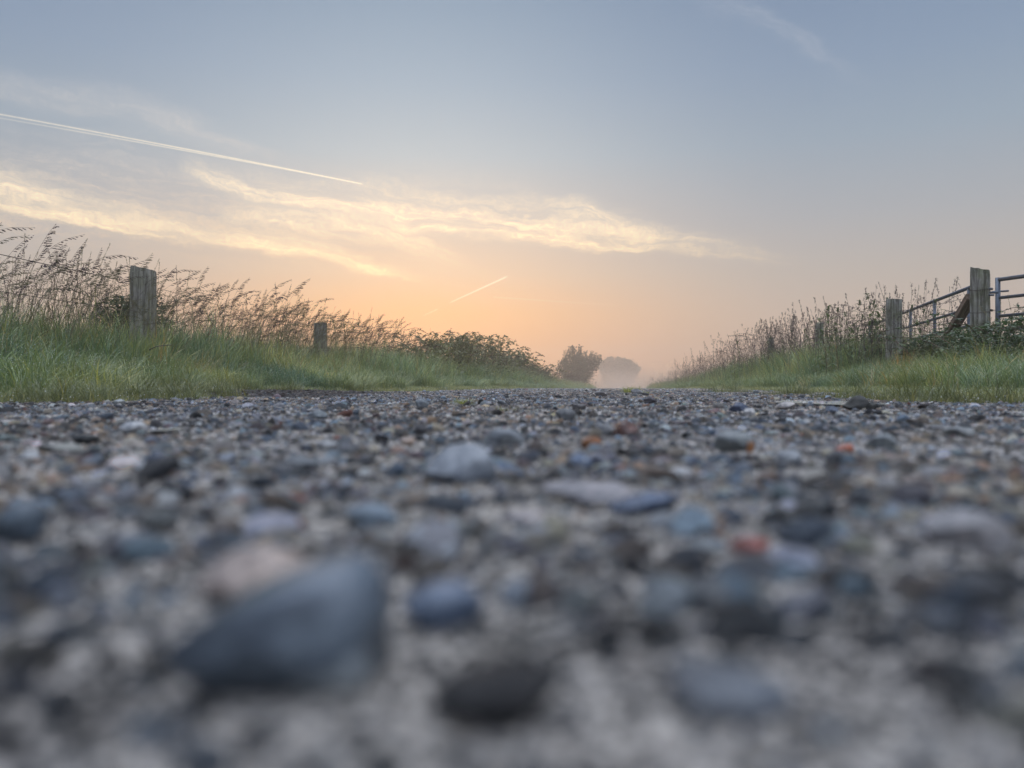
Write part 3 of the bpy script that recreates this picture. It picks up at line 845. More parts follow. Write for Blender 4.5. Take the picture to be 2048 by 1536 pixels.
# low tongues of grass that creep over the left edge
def tongue(cx, cy, rx, ry, n, lo=0, hi=5, s0=1.0, s1=1.8):
    a = rng.uniform(0, 2 * PI, n); q = np.sqrt(rng.random(n))
    x = cx + np.cos(a) * q * rx; y = cy + np.sin(a) * q * ry
    sc = rng.uniform(s0, s1, n)
    acc['P'].append(np.stack([x, y, H(x, y)], 1)); acc['rot'].append(np.stack([rng.normal(0, .15, n), rng.normal(0, .15, n), rng.uniform(0, 6.28, n)], 1))
    acc['scl'].append(np.stack([sc, sc, sc], 1)); acc['idx'].append(rng.integers(lo, hi, n))
    acc['col'].append(np.tile([[.15, .165, .075]], (n, 1)) * rng.uniform(.7, 1.2, (n, 1)))
for px, yb, rx, ry, k in ((345, 799, .30, .16, 80), (270, 802, .22, .15, 50), (40, 808, .30, .2, 80), (130, 805, .2, .15, 40), (200, 803, .16, .1, 26), (640, 786, .3, .35, 40), (470, 789, .12, .15, 14), (1990, 811, .25, .14, 60), (1860, 806, .2, .14, 40), (1740, 800, .22, .2, 30), (1600, 792, .2, .3, 40), (1450, 787, .2, .4, 40), (560, 789, .16, .2, 24), (420, 797, .14, .1, 16), (820, 781, .3, .6, 40)):
    z = CAMH * FPX / (yb - HZ); x, y = world_xy(px, z)
    tongue(x, y + .1, rx, ry, k, 0, 5, .5, 1.3)
    tongue(x, y + .15, rx * .6, ry * .6, k // 3, 5, 11, .30, .75)
A = {k: np.concatenate(v) for k, v in acc.items()}
g = scatter('grass', A['P'], A['rot'], A['scl'], A['idx'], A['col'], GRASS)
tag(g, 'dewy green verge grass along both sides of the lane', 'grass')
print('grass tufts', len(A['P']), 'gravel', len(P))

acc = dict(P=[], rot=[], scl=[], idx=[], col=[])
def put_stems(side, y0, y1, e0, e1, n, kinds, h0, h1, leanrot, colb, cond=None):
    y = rng.uniform(y0, y1, n); e = rng.uniform(e0, e1, n)
    x = edge_left(y) - e if side < 0 else edge_right(y) + e
    if cond is not None:
        ok = cond(x, y, e); x, y, e = x[ok], y[ok], e[ok]; n = len(x)
    h = rng.uniform(h0, h1, n) * (.85 + .3 * fbm(x * .8 + 5, y * .8))
    acc['P'].append(np.stack([x, y, H(x, y)], 1))
    acc['rot'].append(np.stack([rng.normal(0, .10, n), rng.normal(.03, .13, n), rng.normal(leanrot[0], leanrot[1], n)], 1))
    k = np.clip(h, .75, 1.3)
    acc['scl'].append(np.stack([k, k, h], 1))
    acc['idx'].append(rng.choice(kinds, n)); acc['col'].append(np.array([colb]) * rng.uniform(.7, 1.4, (n, 1)))
PUR = (.060, .036, .040); TAN = (.15, .135, .075); DRK = (.034, .024, .032)
nod = list(range(12)); cock = list(range(12, 20)); spk = list(range(20, 25))
put_stems(-1, 3.2, 9.5, 1.65, 3.1, 470, nod, .64, 1.12, (.1, .7), PUR)
put_stems(-1, 3.0, 9.5, 1.05, 1.75, 420, nod + spk, .45, .82, (.1, .9), TAN)
put_stems(-1, 4.6, 5.9, 1.3, 1.75, 80, nod + spk, .6, .95, (.1, 1.2), TAN)
put_stems(-1, 3.2, 9.5, 1.6, 3.0, 420, nod + spk, .35, .75, (.15, 1.4), PUR)
put_stems(-1, 9, 13.5, 1.2, 2.9, 420, nod + spk[:2], .55, 1.02, (.1, .8), PUR)
put_stems(-1, 10, 28, .7, 1.6, 420, nod + spk, .45, .80, (.2, .9), TAN)
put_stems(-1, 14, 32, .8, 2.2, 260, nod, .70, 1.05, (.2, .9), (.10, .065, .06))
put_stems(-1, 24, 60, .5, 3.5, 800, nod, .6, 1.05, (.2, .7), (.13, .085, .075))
put_stems(1, 8.5, 17, .8, 2.4, 760, cock + cock + spk + nod[:3], .50, 1.14, (0, 3), DRK)
put_stems(1, 7.5, 12, 1.2, 2.4, 110, cock, .45, .92, (0, 3), DRK)
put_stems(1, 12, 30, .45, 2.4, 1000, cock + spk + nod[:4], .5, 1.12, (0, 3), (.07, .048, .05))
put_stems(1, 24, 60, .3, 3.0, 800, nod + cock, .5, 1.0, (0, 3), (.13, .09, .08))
put_stems(1, 3, 8, 1.0, 2.6, 160, nod + spk, .35, .62, (0, 3), TAN)
put_stems(1, 5.5, 9, 2.6, 4.5, 70, nod, .7, .95, (0, 3), TAN)
A = {k: np.concatenate(v) for k, v in acc.items()}
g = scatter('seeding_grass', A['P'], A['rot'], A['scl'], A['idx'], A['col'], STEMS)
tag(g, 'tall purple brown seeding grasses standing along both fences', 'tall grass')

# ---------------------------------------------------------------- grass clumps that stand alone
def plain_leaf(name, c, **k): return leafy(name, (*c, 1), use_attr=False, **k)
M_YG = plain_leaf('yellow_grass', (.24, .26, .06))
M_STRAW = plain_leaf('orange_straw', (.42, .24, .08), trans=.3)
def lone_tuft(px, yb, n, h0, h1, spread, m, label, seed, wid=.0012, name='grass_tuft', depth=None, bend=.9):
    z = depth or CAMH * FPX / (yb - HZ)
    x, y = world_xy(px, z)
    r = random.Random(seed); s = Soup()
    for i in range(n):
        a = r.uniform(0, 2 * PI); q = spread * math.sqrt(r.random())
        pts = blade_pts(r, Vector((math.cos(a) * q, math.sin(a) * q, -.003)), r.uniform(h0, h1), bend * r.uniform(.3, 1.3), a + r.gauss(0, .8), 6)
        s.strip(pts, wid * r.uniform(.7, 1.4), Vector((-math.sin(a), math.cos(a), .2)).normalized(), r.uniform(.1, 1))
    o = link_obj(name, s.mesh(name, [m])); o.location = (x, y, float(H(x, y)) + .003)
    tag(o, label, 'grass tuft')
lone_tuft(925, 812, 120, .012, .036, .035, M_YG, 'yellow green grass tuft growing alone in the lane left of its middle', 1, .0009)
lone_tuft(1012, 825, 60, .008, .02, .04, M_YG, 'flat sparse yellowish grass tuft in front of the first lane tuft', 2, .0008)
lone_tuft(1262, 787, 150, .03, .10, .09, M_YG, 'green grass clump on the lane crest beside a pale stone', 3, .0018)
lone_tuft(1290, 790, 70, .01, .035, .06, M_YG, 'low grass patch right of the pale crest stone', 4, .0012)
lone_tuft(1605, 850, 40, .006, .014, .03, M_YG, 'tiny yellowish grass sprig among the stones on the right', 5, .0006)
lone_tuft(1806, 0, 90, .18, .36, .07, M_STRAW, 'orange dry grass clump in the right verge in front of the fence post', 6, .0028, 'dry_grass', 7.2, .35)
lone_tuft(1772, 0, 30, .15, .30, .10, M_STRAW, 'sparse orange stalks left of the dry grass clump', 7, .0026, 'dry_grass', 7.0, .5)

# ---------------------------------------------------------------- timber
def m_wood(dark, light, moss, sc=1.0):
    def b(n):
        o = objc(n)
        mp = n.n('ShaderNodeMapping'); mp.inputs['Scale'].default_value = (22 * sc, 22 * sc, 1.6 * sc); n.link(o, mp.inputs[0])
        gr_ = n.noise(mp.outputs[0], 1.6, 8, .68, .6)
        bl = n.noise(o, 5.0, 4, .6)
        c = n.ramp(gr_, [(.30, (dark[0] * .35, dark[1] * .35, dark[2] * .35, 1)), (.42, (*dark, 1)), (.62, (*light, 1)), (.8, (light[0] * 1.25, light[1] * 1.25, light[2] * 1.25, 1))])
        c = n.mix(n.mr(bl, .38, .62), c, n.mix(1.0, c, (*moss, 1), 'MULTIPLY'))
        v = n.noise(o, 55, 2, .5)
        c = n.mix(n.mr(v, .68, .74), c, (.34, .34, .30, 1))
        return principled(n, c, .85, 0, gr_, .02, .25)
    return b
M_POST_DARK = mat('weathered_dark_wood', m_wood((.18, .17, .15), (.42, .40, .36), (.70, .72, .60)))
M_POST_GREY = mat('weathered_grey_wood', m_wood((.14, .135, .12), (.46, .445, .41), (.50, .54, .38)))
M_BRACE = mat('brown_wood', m_wood((.09, .06, .042), (.20, .14, .10), (.8, .8, .8)))
M_WIRE = mat('rusty_wire', lambda n: principled(n, n.ramp(n.noise(objc(n), 40, 3), [(.3, (.035, .026, .022, 1)), (.7, (.11, .09, .08, 1))]), .55, .6))
def m_galv(n):
    o = objc(n)
    c = n.ramp(n.noise(o, 14, 5, .7), [(.3, (.045, .058, .08, 1)), (.55, (.085, .105, .135, 1)), (.8, (.16, .175, .20, 1))])
    return principled(n, c, n.mr(n.noise(o, 30, 4), .3, .7, .35, .6), .45, n.noise(o, 60, 3), .001, .5)
M_GALV = mat('galvanised_tube', m_galv)

def post_mesh(name, wx, wy, h, slant=(0, 0), sides=4, seed=0, warp=.006):
    """a hewn post: irregular outline, chamfered corners, worn and slanted top"""
    r = random.Random(seed); bm = bmesh.new()
    if sides == 4:
        c = .13
        out = [(-1, -1 + c), (-1 + c, -1), (1 - c, -1), (1, -1 + c), (1, 1 - c), (1 - c, 1), (-1 + c, 1), (-1, 1 - c)]
        ring0 = []
        for i in range(8):
            a, b = out[i], out[(i + 1) % 8]
            m = 4 if i % 2 else 1
            for k in range(m): ring0.append((a[0] + (b[0] - a[0]) * k / m, a[1] + (b[1] - a[1]) * k / m))
    else:
        ring0 = [(math.cos(2 * PI * i / 20) * (1 + .07 * math.sin(3 * i + seed)), math.sin(2 * PI * i / 20) * (1 + .07 * math.cos(2 * i))) for i in range(20)]
    n = len(ring0); rows = 26; rings = []
    ph = [r.uniform(0, 6) for _ in range(4)]
    off = [r.uniform(-1, 1) for _ in ring0]
    for j in range(rows + 1):
        t = j / rows; z = -.35 + (h + .35) * t; ring = []
        k = 1 - .03 * t
        if j == rows: k *= .955
        for i, (x, y) in enumerate(ring0):
            q = k + warp * 8 * math.sin(4 * t + ph[i % 4]) * .35 + .016 * off[i] + .010 * math.sin(23 * t + i)
            zz = z + (slant[0] * x + slant[1] * y) * (t ** 6) + (r.uniform(-.004, .004) if j >= rows - 1 else 0)
            ring.append(bm.verts.new((x * wx * q, y * wy * q, zz)))
        rings.append(ring)
    for j in range(rows):
        for i in range(n):
            bm.faces.new((rings[j][i], rings[j][(i + 1) % n], rings[j + 1][(i + 1) % n], rings[j + 1][i]))
    cen = bm.verts.new((0, 0, h - .006))
    for i in range(n): bm.faces.new((rings[-1][i], rings[-1][(i + 1) % n], cen))
    me = bpy.data.meshes.new(name); bm.to_mesh(me); bm.free()
    return me
def tube_obj(name, pts, r, m, parent=None, k=8, r1=None):
    s = Soup(); s.tube([Vector(p) for p in pts], r, r if r1 is None else r1, k)
    n0 = len(pts) * k
    s.f.append(tuple(range(k))[::-1]); s.mi.append(0); s.f.append(tuple(range(n0 - k, n0))); s.mi.append(0)
    me = s.mesh(name, [m], True)
    return link_obj(name, me, parent)
def place_post(px, depth, top_y, wpx, label, m, slant, sides, rz, seed, shrink=1.0, name='fence_post', tilt=(0, 0)):
    x, y = world_xy(px, depth)
    gz = float(H(x, y)); topz = CAMH + (HZ - top_y) * depth / FPX
    wd = wpx * depth / FPX / 2 * shrink
    root = empty(name, (x, y, gz), rz)
    root.rotation_euler = (tilt[0], tilt[1], rz)
    me = post_mesh('post_body', wd, wd, topz - gz, slant, sides, seed)
    link_obj('post_body', me, root, m)
    tag(root, label, 'fence post')
    return root, (x, y, gz, topz, wd)
pL1, iL1 = place_post(286, 6.2, 537, 52, 'stout dark wooden fence post with slanted top behind tall grass', M_POST_DARK, (-.014, 0), 4, YAW + .06, 1, .76)
pL2, iL2 = place_post(641, 10.0, 646, 26, 'small weathered post in front of the orange sky on the left', M_POST_DARK, (.004, 0), 4, .25, 2, .92)
pR1, iR1 = place_post(1788, 8.5, 598, 30, 'rounded grey post with wire rail left of the gate post', M_POST_GREY, (.0, .01), 8, .3, 3)
pR2, iR2 = place_post(1639, 12.0, 646, 16, 'thin grey fence post half hidden by seed heads', M_POST_GREY, (.02, 0), 8, .3, 4)
pR3, iR3 = place_post(1542, 15.5, 675, 11, 'farthest small fence post on the right above the grass', M_POST_GREY, (0, 0), 8, .3, 5)
# gate post, turned so that two faces show
gp, iG = place_post(1960, 7.0, 537, 43, 'tall square grey gate post with wire wound round it', M_POST_GREY, (.004, .018), 4, YAW + R(48), 6, .73, 'gate_post')
gp['category'] = 'gate post'
def wire_ring(parent, z, wd, name='wire_wrap'):
    q = wd * 1.035
    pts = []
    for i in range(33):
        t = i / 32 * 4; s_ = int(t) % 4; f = t - int(t)
        cs = [(-1, -1), (1, -1), (1, 1), (-1, 1), (-1, -1)]
        a, b = cs[s_], cs[s_ + 1]
        x, y = a[0] + (b[0] - a[0]) * f, a[1] + (b[1] - a[1]) * f
        m = max(abs(x) + abs(y) - 1.87, 0) * .5
        x -= math.copysign(m, x); y -= math.copysign(m, y)
        pts.append((x * q, y * q, z + .004 * math.sin(5 * t)))
    tube_obj(name, pts, .0022, M_WIRE, parent, 5)
wg = iG[4]
for yy in (581, 626): wire_ring(gp, CAMH + (HZ - yy) * 7.0 / FPX - iG[2], wg)
# hinge pin and latch on the gate post side facing the second gate
def loc_on(depth, px, py):
    x, y = world_xy(px, depth); return Vector((x, y, CAMH + (HZ - py) * depth / FPX))
def child_tube(name, a, b, r, m, root, k=8):
    inv = Matrix.LocRotScale(root.location, root.rotation_euler.to_quaternion(), None).inverted()
    return tube_obj(name, [inv @ a, inv @ b], r, m, root, k)
child_tube('bolt', loc_on(6.98, 1976, 585), loc_on(6.98, 1996, 585), .011, M_GALV, gp)
child_tube('bolt', loc_on(6.96, 1976, 590), loc_on(6.96, 1988, 590), .010, M_GALV, gp)
child_tube('bolt', loc_on(6.98, 1976, 577), loc_on(6.98, 1985, 578), .012, M_GALV, gp)
child_tube('bolt', loc_on(6.98, 1976, 619), loc_on(6.98, 1985, 621), .012, M_WIRE, gp)
# brace leaning on the gate post
a = loc_on(7.12, 1944, 592); b = loc_on(7.75, 1900, 668)
b2_ = a + (b - a) * 1.5
ln = (b2_ - a).length
me = post_mesh('brace', .047, .035, ln, (.01, 0), 4, 9)
br = link_obj('timber_brace', me, None, M_BRACE)
br.location = b2_; br.rotation_euler = (a - b2_).to_track_quat('Z', 'Y').to_euler()
for v in me.vertices:
    if v.co.z < 0: v.co.z *= .15
tag(br, 'brown timber brace leaning diagonally against the gate post', 'brace')
# second post stub behind the right gate verge is hidden; fence wires
def sag_wire(name, p, q, r, label, barbs=0, sag=.02, seed=0):
    rr = random.Random(seed); p = Vector(p); q = Vector(q); n = 24; s = Soup()
    pts = [p.lerp(q, i / n) - Vector((0, 0, sag * 4 * (i / n) * (1 - i / n))) for i in range(n + 1)]
    root = empty(name, tuple(p))
    loc = [x - p for x in pts]
    s.tube(loc, r, r, 5)
    if barbs:
        L = (q - p).length
        for k in range(int(L / .11)):
            f = (k + .5) * .11 / L * n; i = min(int(f), n - 1); c = loc[i].lerp(loc[i + 1], f - i)
            for m in range(3):
                dd = Vector((rr.uniform(-1, 1), rr.uniform(-1, 1), rr.uniform(-1, 1))).normalized() * .013
                s.tube([c - dd, c + dd], .0014, .0006, 3)
    link_obj('strand', s.mesh('strand', [M_WIRE], True), root)
    tag(root, label, 'wire')
    return root
XL, YL = iL1[0], iL1[1]
ws = sag_wire('fence_wire', (XL + .02, 1.5, .93), loc_on(6.15, 236, 559), .0028, 'upper plain wire running left from the dark fence post', 0, .01)
s = Soup()
c0 = loc_on(6.15, 236, 559)
ring = [c0 + Vector((.012 * math.cos(t) * cy, .012 * math.cos(t) * sy, .018 * math.sin(t) + .002)) for t in np.linspace(0, 2 * PI, 17)]
s.tube([q - ws.location for q in ring], .003, .003, 5)
s.tube([loc_on(6.15, 237, 565) - ws.location, loc_on(6.15, 262, 563) - ws.location], .004, .003, 6)
link_obj('wire_hook', s.mesh('wire_hook', [M_WIRE], True), ws)
sag_wire('fence_wire', (XL + .02, 1.5, .70), (XL, YL - .09, .67), .0024, 'lower plain wire running left from the dark fence post', 0, .02)
for z, n_ in ((.90, 'upper'), (.64, 'lower')):
    sag_wire('fence_wire', (XL, YL + .1, z), (iL2[0], iL2[1], z - .1), .002, '%s wire between the two posts on the left' % n_, 0, .015)
zg = [CAMH + (HZ - yy) * 7.0 / FPX for yy in (592, 632)]
for z, n_ in zip(zg, ('upper', 'lower')):
    sag_wire('barbed_wire', (iG[0] - .05, iG[1] + .08, z), (iR1[0], iR1[1], z), .002, '%s barbed wire between the gate post and the rounded post' % n_, 1, .01, 4)
    sag_wire('barbed_wire', (iR1[0], iR1[1], z), (iR2[0], iR2[1], z - .08), .002, '%s barbed wire between the rounded post and the thin post' % n_, 1, .015, 5)

# ---------------------------------------------------------------- tubular gates
def tube_gate(name, A, B, tops, stiles, label, r=.020, foot=.12):
    """A, B: ends on the ground; tops: rail heights; stiles: fractions along"""
    A = Vector(A); B = Vector(B); root = empty(name, tuple(A))
    d = B - A
    for i, t in enumerate(tops):
        tube_obj('rail', [Vector((0, 0, t)), d + Vector((0, 0, t))], r if i == 0 else r * .82, M_GALV, root, 12)
    for f, rr in stiles:
        tube_obj('stile', [d * f + Vector((0, 0, foot)), d * f + Vector((0, 0, tops[0] + (.02 if f == 0 and rr > .02 else -.005)))], rr, M_GALV, root, 12)
    tag(root, label, 'gate')
    return root, d
x0, y0 = world_xy(1945, 7.75); x1, y1 = world_xy(1738, 13.0)
t0 = CAMH + (HZ - 573) * 7.75 / FPX; t1 = CAMH + (HZ - 652) * 13.0 / FPX
d0 = Vector((x1 - x0, y1 - y0, t1 - t0))
g1, gd = tube_gate('field_gate', (x0, y0, 0), (x1, y1, t1 - t0), [t0, t0 - .22, t0 - .40, t0 - .57, t0 - .72], [(0.02, .018), (.255, .018), (.47, .018), (.985, .022)],
                   'long grey tubular field gate behind the rounded post and brace', .019)
x0, y0 = world_xy(1996, 7.1)
tA = CAMH + (HZ - 559.5) * 7.1 / FPX
xe, ye = world_xy(2048, 6.87)
dv = Vector((xe - x0, ye - y0, 0)).normalized() * 3.0
sp_ = 36.5 * 7.1 / FPX
g2, _ = tube_gate('field_gate', (x0, y0, 0), (x0 + dv.x, y0 + dv.y, 0), [tA, tA - sp_, tA - 2 * sp_, tA - 2.75 * sp_, tA - 3.6 * sp_], [(0, .022), (.5, .018), (1, .022)],
                  'blue grey tubular gate cut off by the right border', .019)
tube_obj('hinge', [Vector((-.05 * cy, -.05 * sy, tA - .115)), Vector((.10 * cy, .10 * sy, tA - .105))], .009, M_GALV, g2)

# ---------------------------------------------------------------- leafy weeds
M_WEED = plain_leaf('weed_leaf', (.085, .13, .048), trans=.35)
M_WEED2 = plain_leaf('weed_leaf_pale', (.09, .13, .055), trans=.35)
M_WSTEM = plain_leaf('weed_stem', (.10, .10, .05), trans=.05)
def weed(seed, h, m, pair=.038, ln=.10, wd=.021):
    r = random.Random(seed)
    st = Soup(); lf = Soup(); n = 8
    bx, by = r.uniform(-.12, .12), r.uniform(-.12, .12)
    pts = [Vector((bx * (i / n) ** 2 * h, by * (i / n) ** 2 * h, h * i / n)) for i in range(n + 1)]
    st.tube(pts, .0045, .0018, 5)
    k = int(h * .85 / pair); a = r.uniform(0, 6)
    for i in range(k):
        t = .15 + .85 * i / k; f = t * n; j = min(int(f), n - 1); p = pts[j].lerp(pts[j + 1], f - j)
        a += PI / 2 + r.uniform(-.2, .2); sz = (1.05 - .6 * t) * r.uniform(.8, 1.2)
        for q in (0, PI):
            d = Vector((math.cos(a + q), math.sin(a + q), r.uniform(.05, .5)))
            lf.leaf(p + d.normalized() * .008, d, Vector((0, 0, 1)), ln * sz * 1.25, wd * sz, r.uniform(0, 1), 0, .25, .45)
    for i in range(10):
        p = pts[-1] - Vector((0, 0, r.uniform(0, .05)))
        d = Vector((r.uniform(-1, 1), r.uniform(-1, 1), r.uniform(.4, 1.4)))
        lf.leaf(p, d, Vector((0, 0, 1)), ln * .42, wd * .5, r.uniform(0, 1))
    root = empty('weed_plant')
    link_obj('stem', st.mesh('stem', [M_WSTEM], True), root)
    link_obj('leaves', lf.mesh('leaves', [m]), root)
    return root
def copy_tree(o):
    c = o.copy(); C.objects.link(c)
    for ch in o.children:
        d_ = ch.copy(); C.objects.link(d_); d_.parent = c
    return c
protos = [weed(i, h, m) for i, (h, m) in enumerate(((.72, M_WEED), (.60, M_WEED2), (.82, M_WEED), (.50, M_WEED2)))]
used = set()
WR = [(1686, 10), (1700, 9.6), (1716, 9.8), (1735, 9.2), (1752, 9.4), (1722, 8.8), (1822, 8.0), (1836, 7.9), (1850, 8.1), (1866, 7.9), (1880, 8.1), (1845, 7.6), (2006, 6.75), (2018, 6.6), (2040, 6.7),
      (1660, 10.5), (1612, 11.5), (1600, 12), (1585, 12.2), (1622, 11.6), (1560, 13.5), (1810, 7.8), (1892, 7.7), (1990, 7.3), (1670, 9.8), (1708, 9.1), (1768, 9.0)]
WR += [(1655 + 9 * i_, 8.4 + .3 * (i_ * 3 % 7)) for i_ in range(14)] + [(1640 + 12 * i_, 9.0 + .35 * (i_ * 7 % 5)) for i_ in range(12)] + [(1470 + 14 * i_, 13 + .6 * (i_ * 5 % 4)) for i_ in range(8)]
WL = [(700, 11), (718, 11.4), (735, 11.2), (690, 10.6), (752, 11.6), (765, 11.9), (675, 10.5), (780, 12), (580, 9.3), (722, 10.6), (744, 10.8)]
def top_of(px, right):
    return 0
for k, (px, z) in enumerate(WR + WL):
    right = k < len(WR)
    i = rnd.randrange(4)
    o = protos[i] if i not in used else copy_tree(protos[i]); used.add(i)
    x, y = world_xy(px, z)
    o.location = (x, y, float(H(x, y))); sc = rnd.uniform(.68, .92)
    if px < 1780 and right: sc *= 1.38
    elif right: sc *= 1.08
    if px > 1980: sc *= .95
    if not right: sc *= 1.15
    o.scale = (sc,) * 3; o.rotation_euler = (rnd.uniform(-.08, .08), rnd.uniform(-.08, .08), rnd.uniform(0, 6.28))
    if right: tag(o, 'leafy dark green weed growing in the tall grass along the right fence', 'weed', 'leafy weeds along the right fence')
    else: tag(o, 'leafy dark weed in the tall grass near the small left post', 'weed', 'leafy weeds near the small left post')
for i in range(4):
    if i not in used:
        for ch in list(protos[i].children): bpy.data.objects.remove(ch)
        bpy.data.objects.remove(protos[i])

# ---------------------------------------------------------------- bushes
M_BRAMBLE = plain_leaf('bramble_leaf', (.12, .13, .062), trans=.35, vary=.3)
M_CANE = plain_leaf('bramble_cane', (.10, .05, .04), trans=0)
def bramble(name, y0, y1, xc, hw, top, nleaf, ncane, seed, label, ls=.055, cat='bush', m=None):
    """a sprawling bush from y0 to y1; top(t) gives its height along the way"""
    r = random.Random(seed); m = m or M_BRAMBLE
    cx, cyy = xc((y0 + y1) / 2), (y0 + y1) / 2; gz = float(H(cx, cyy))
    root = empty(name, (cx, cyy, gz)); O = Vector((cx, cyy, gz))
    lf = Soup(); st = Soup()
    def trio(p, d, sz, t):
        side = d.cross(Vector((0, 0, 1)));  side = side.normalized() if side.length > .01 else Vector((1, 0, 0))
        up = Vector((r.uniform(-.5, .5), r.uniform(-.5, .5), 1)).normalized()
        lf.leaf(p, d, up, sz * 1.15, sz * .42, t, 0, .2, .35)
        lf.leaf(p, (d * .25 + side).normalized(), up, sz * .85, sz * .33, t, 0, .2, .35)
        lf.leaf(p, (d * .25 - side).normalized(), up, sz * .85, sz * .33, t, 0, .2, .35)
    for i in range(nleaf):
        t = r.random(); y = y0 + (y1 - y0) * t
        lump = float(fbm(y * 1.3 + seed, 2.2)); T = top(t) * (.78 + .44 * lump)
        a = r.uniform(-1, 1); z = T * (1 - abs(a) ** 2.4) * (r.random() ** .45)
        g = float(H(xc(y) + a * hw, y))
        # clumps: leave holes
        if float(fbm((xc(y) + a * hw) * 5 + 3, y * 2.5 + z * 6)) < .42: continue
        p = Vector((xc(y) + a * hw * (1 + .2 * r.uniform(-1, 1)), y, g + z)) - O
        d = Vector((r.uniform(-1, 1), r.uniform(-1, 1), r.uniform(-.4, .8))).normalized()
        trio(p, d, ls * r.uniform(.7, 1.3), r.random())
    for i in range(ncane):
        t = r.random(); y = y0 + (y1 - y0) * t; x = xc(y) + r.uniform(-.6, .6) * hw
        g = float(H(x, y)); T = top(t) * r.uniform(.85, 1.22); a = r.uniform(0, 6.28); L = r.uniform(.35, .9)
        d = Vector((math.cos(a), math.sin(a), 0)); pts = []
        for k in range(9):
            q = k / 8; pts.append(Vector((x, y, g)) - O + d * L * q ** 1.4 + Vector((0, 0, T * math.sin(min(q * 1.25, 1.25) * PI / 2 * .98))))
        st.tube(pts, .005, .002, 4)
        for k in range(3, 9):
            for z in range(3):
                p = pts[k].lerp(pts[k - 1], r.random())
                dd = Vector((r.uniform(-1, 1), r.uniform(-1, 1), r.uniform(-.2, .9))).normalized()
                trio(p, dd, ls * r.uniform(.7, 1.1), r.random())
    link_obj('canes', st.mesh('canes', [M_CANE]), root)
    link_obj('leaves', lf.mesh('leaves', [m]), root)
    tag(root, label, cat)
xcl = lambda y: -3.45 - .01 * (y - 12) if y < 40 else -3.7
bramble('bramble_bush', 11.8, 17.5, xcl, .75, lambda t: .88 * (.50 + .50 * math.sin(min(t * 1.3, 1) * PI / 2)), 6200, 120, 1, 'sprawling dark bramble bush left of the lane, nearest of the brambles', .043)
bramble('bramble_bush', 17.3, 24, xcl, .8, lambda t: 1.0 - .1 * t, 3000, 80, 2, 'bramble bush directly behind the nearest bramble, browner in the haze', .06)
bramble('bramble_bush', 23.8, 36, xcl, .8, lambda t: .92 - .15 * t, 2300, 60, 3, 'hazy far bramble strip tapering towards the misty bush', .075)
M_DOCK = plain_leaf('shrub_leaf', (.050, .085, .040), trans=.3)
bramble('low_shrub', 6.3, 7.0, lambda y: world_xy(180, 6.7)[0], .42, lambda t: .66, 3400, 6, 7, 'low dark green shrub under the wire left of the dark fence post', .028, 'shrub', M_DOCK)
bramble('low_shrub', 5.2, 8.6, lambda y: 2.95 + .05 * y * .3, .40, lambda t: .40, 6500, 30, 8, 'dark leafy shrub growing round the foot of the gate post', .030, 'shrub', M_DOCK)

def crown_bush(name, px, z, w, h, nleaf, ls, label, seed, c, upright=.8, base=.15, cat='bush', lobes=9):
    x, y = world_xy(px, z); gz = float(H(x, y)); r = random.Random(seed)
    root = empty(name, (x, y, gz))
    m = plain_leaf(name + '_leaf', c, trans=.3)
    st = Soup(); lf = Soup(); tips = []
    for i in range(lobes * 4):
        a = r.uniform(0, 6.28); q = math.sqrt(r.random()) * .92
        R_ = w / 2 * (1 + .16 * math.sin(2 * a + seed) + .10 * math.sin(5 * a))
        th = h * math.sqrt(1 - .72 * q ** 2.0) * r.uniform(*((.74, 1.06) if cat == 'bush' else (.94, 1.0)))
        if cat == 'bush': th *= 1 + .08 * math.sin(3.1 * math.cos(a) * q * 2 + seed)
        ex = Vector((math.cos(a) * q * R_ + (.10 * th if cat == 'bush' else -.05 * th), math.sin(a) * q * R_, th))
        pts = [Vector((ex.x * (k / 6) ** .8 * (1.0), ex.y * (k / 6) ** .8, ex.z * (k / 6) ** 1.15)) for k in range(7)]
        st.tube(pts, .012 * h, .003 * h, 4); tips.append(pts)
    for i in range(nleaf):
        pts = r.choice(tips); f = (base + (1 - base) * r.random() ** .75) * 6; k = min(int(f), 5)
        c_ = pts[k].lerp(pts[k + 1], f - k)
        sp = h * (.085 if cat == 'bush' else .10) * (1.45 - .19 * f)
        p = c_ + Vector((r.gauss(0, sp), r.gauss(0, sp), r.gauss(0, sp)))
        if p.z < 0: p.z = -p.z
        d = Vector((r.uniform(-.7, .7), r.uniform(-.7, .7), r.uniform(-.1, 1.2) * upright + .1)).normalized()
        lf.leaf(p, d, Vector((r.uniform(-1, 1), r.uniform(-1, 1), .4)), ls * r.uniform(.7, 1.4), ls * .3, r.random())
    link_obj('trunk' if cat == 'tree' else 'branches', st.mesh('branches', [M_CANE]), root)
    link_obj('crown', lf.mesh('crown', [m]), root)
    tag(root, label, cat)
crown_bush('willow_bush', 1149, 80, 5.4, 4.35, 9000, .18, 'feathery willow bush fading in the mist at the end of the lane', 21, (.055, .060, .035), 1.0, .12)
crown_bush('tree', 1234, 200, 13.5, 8.4, 26000, .42, 'round topped tree dissolving in the mist behind the willow bush', 22, (.05, .055, .035), .3, .2, 'tree', 16)

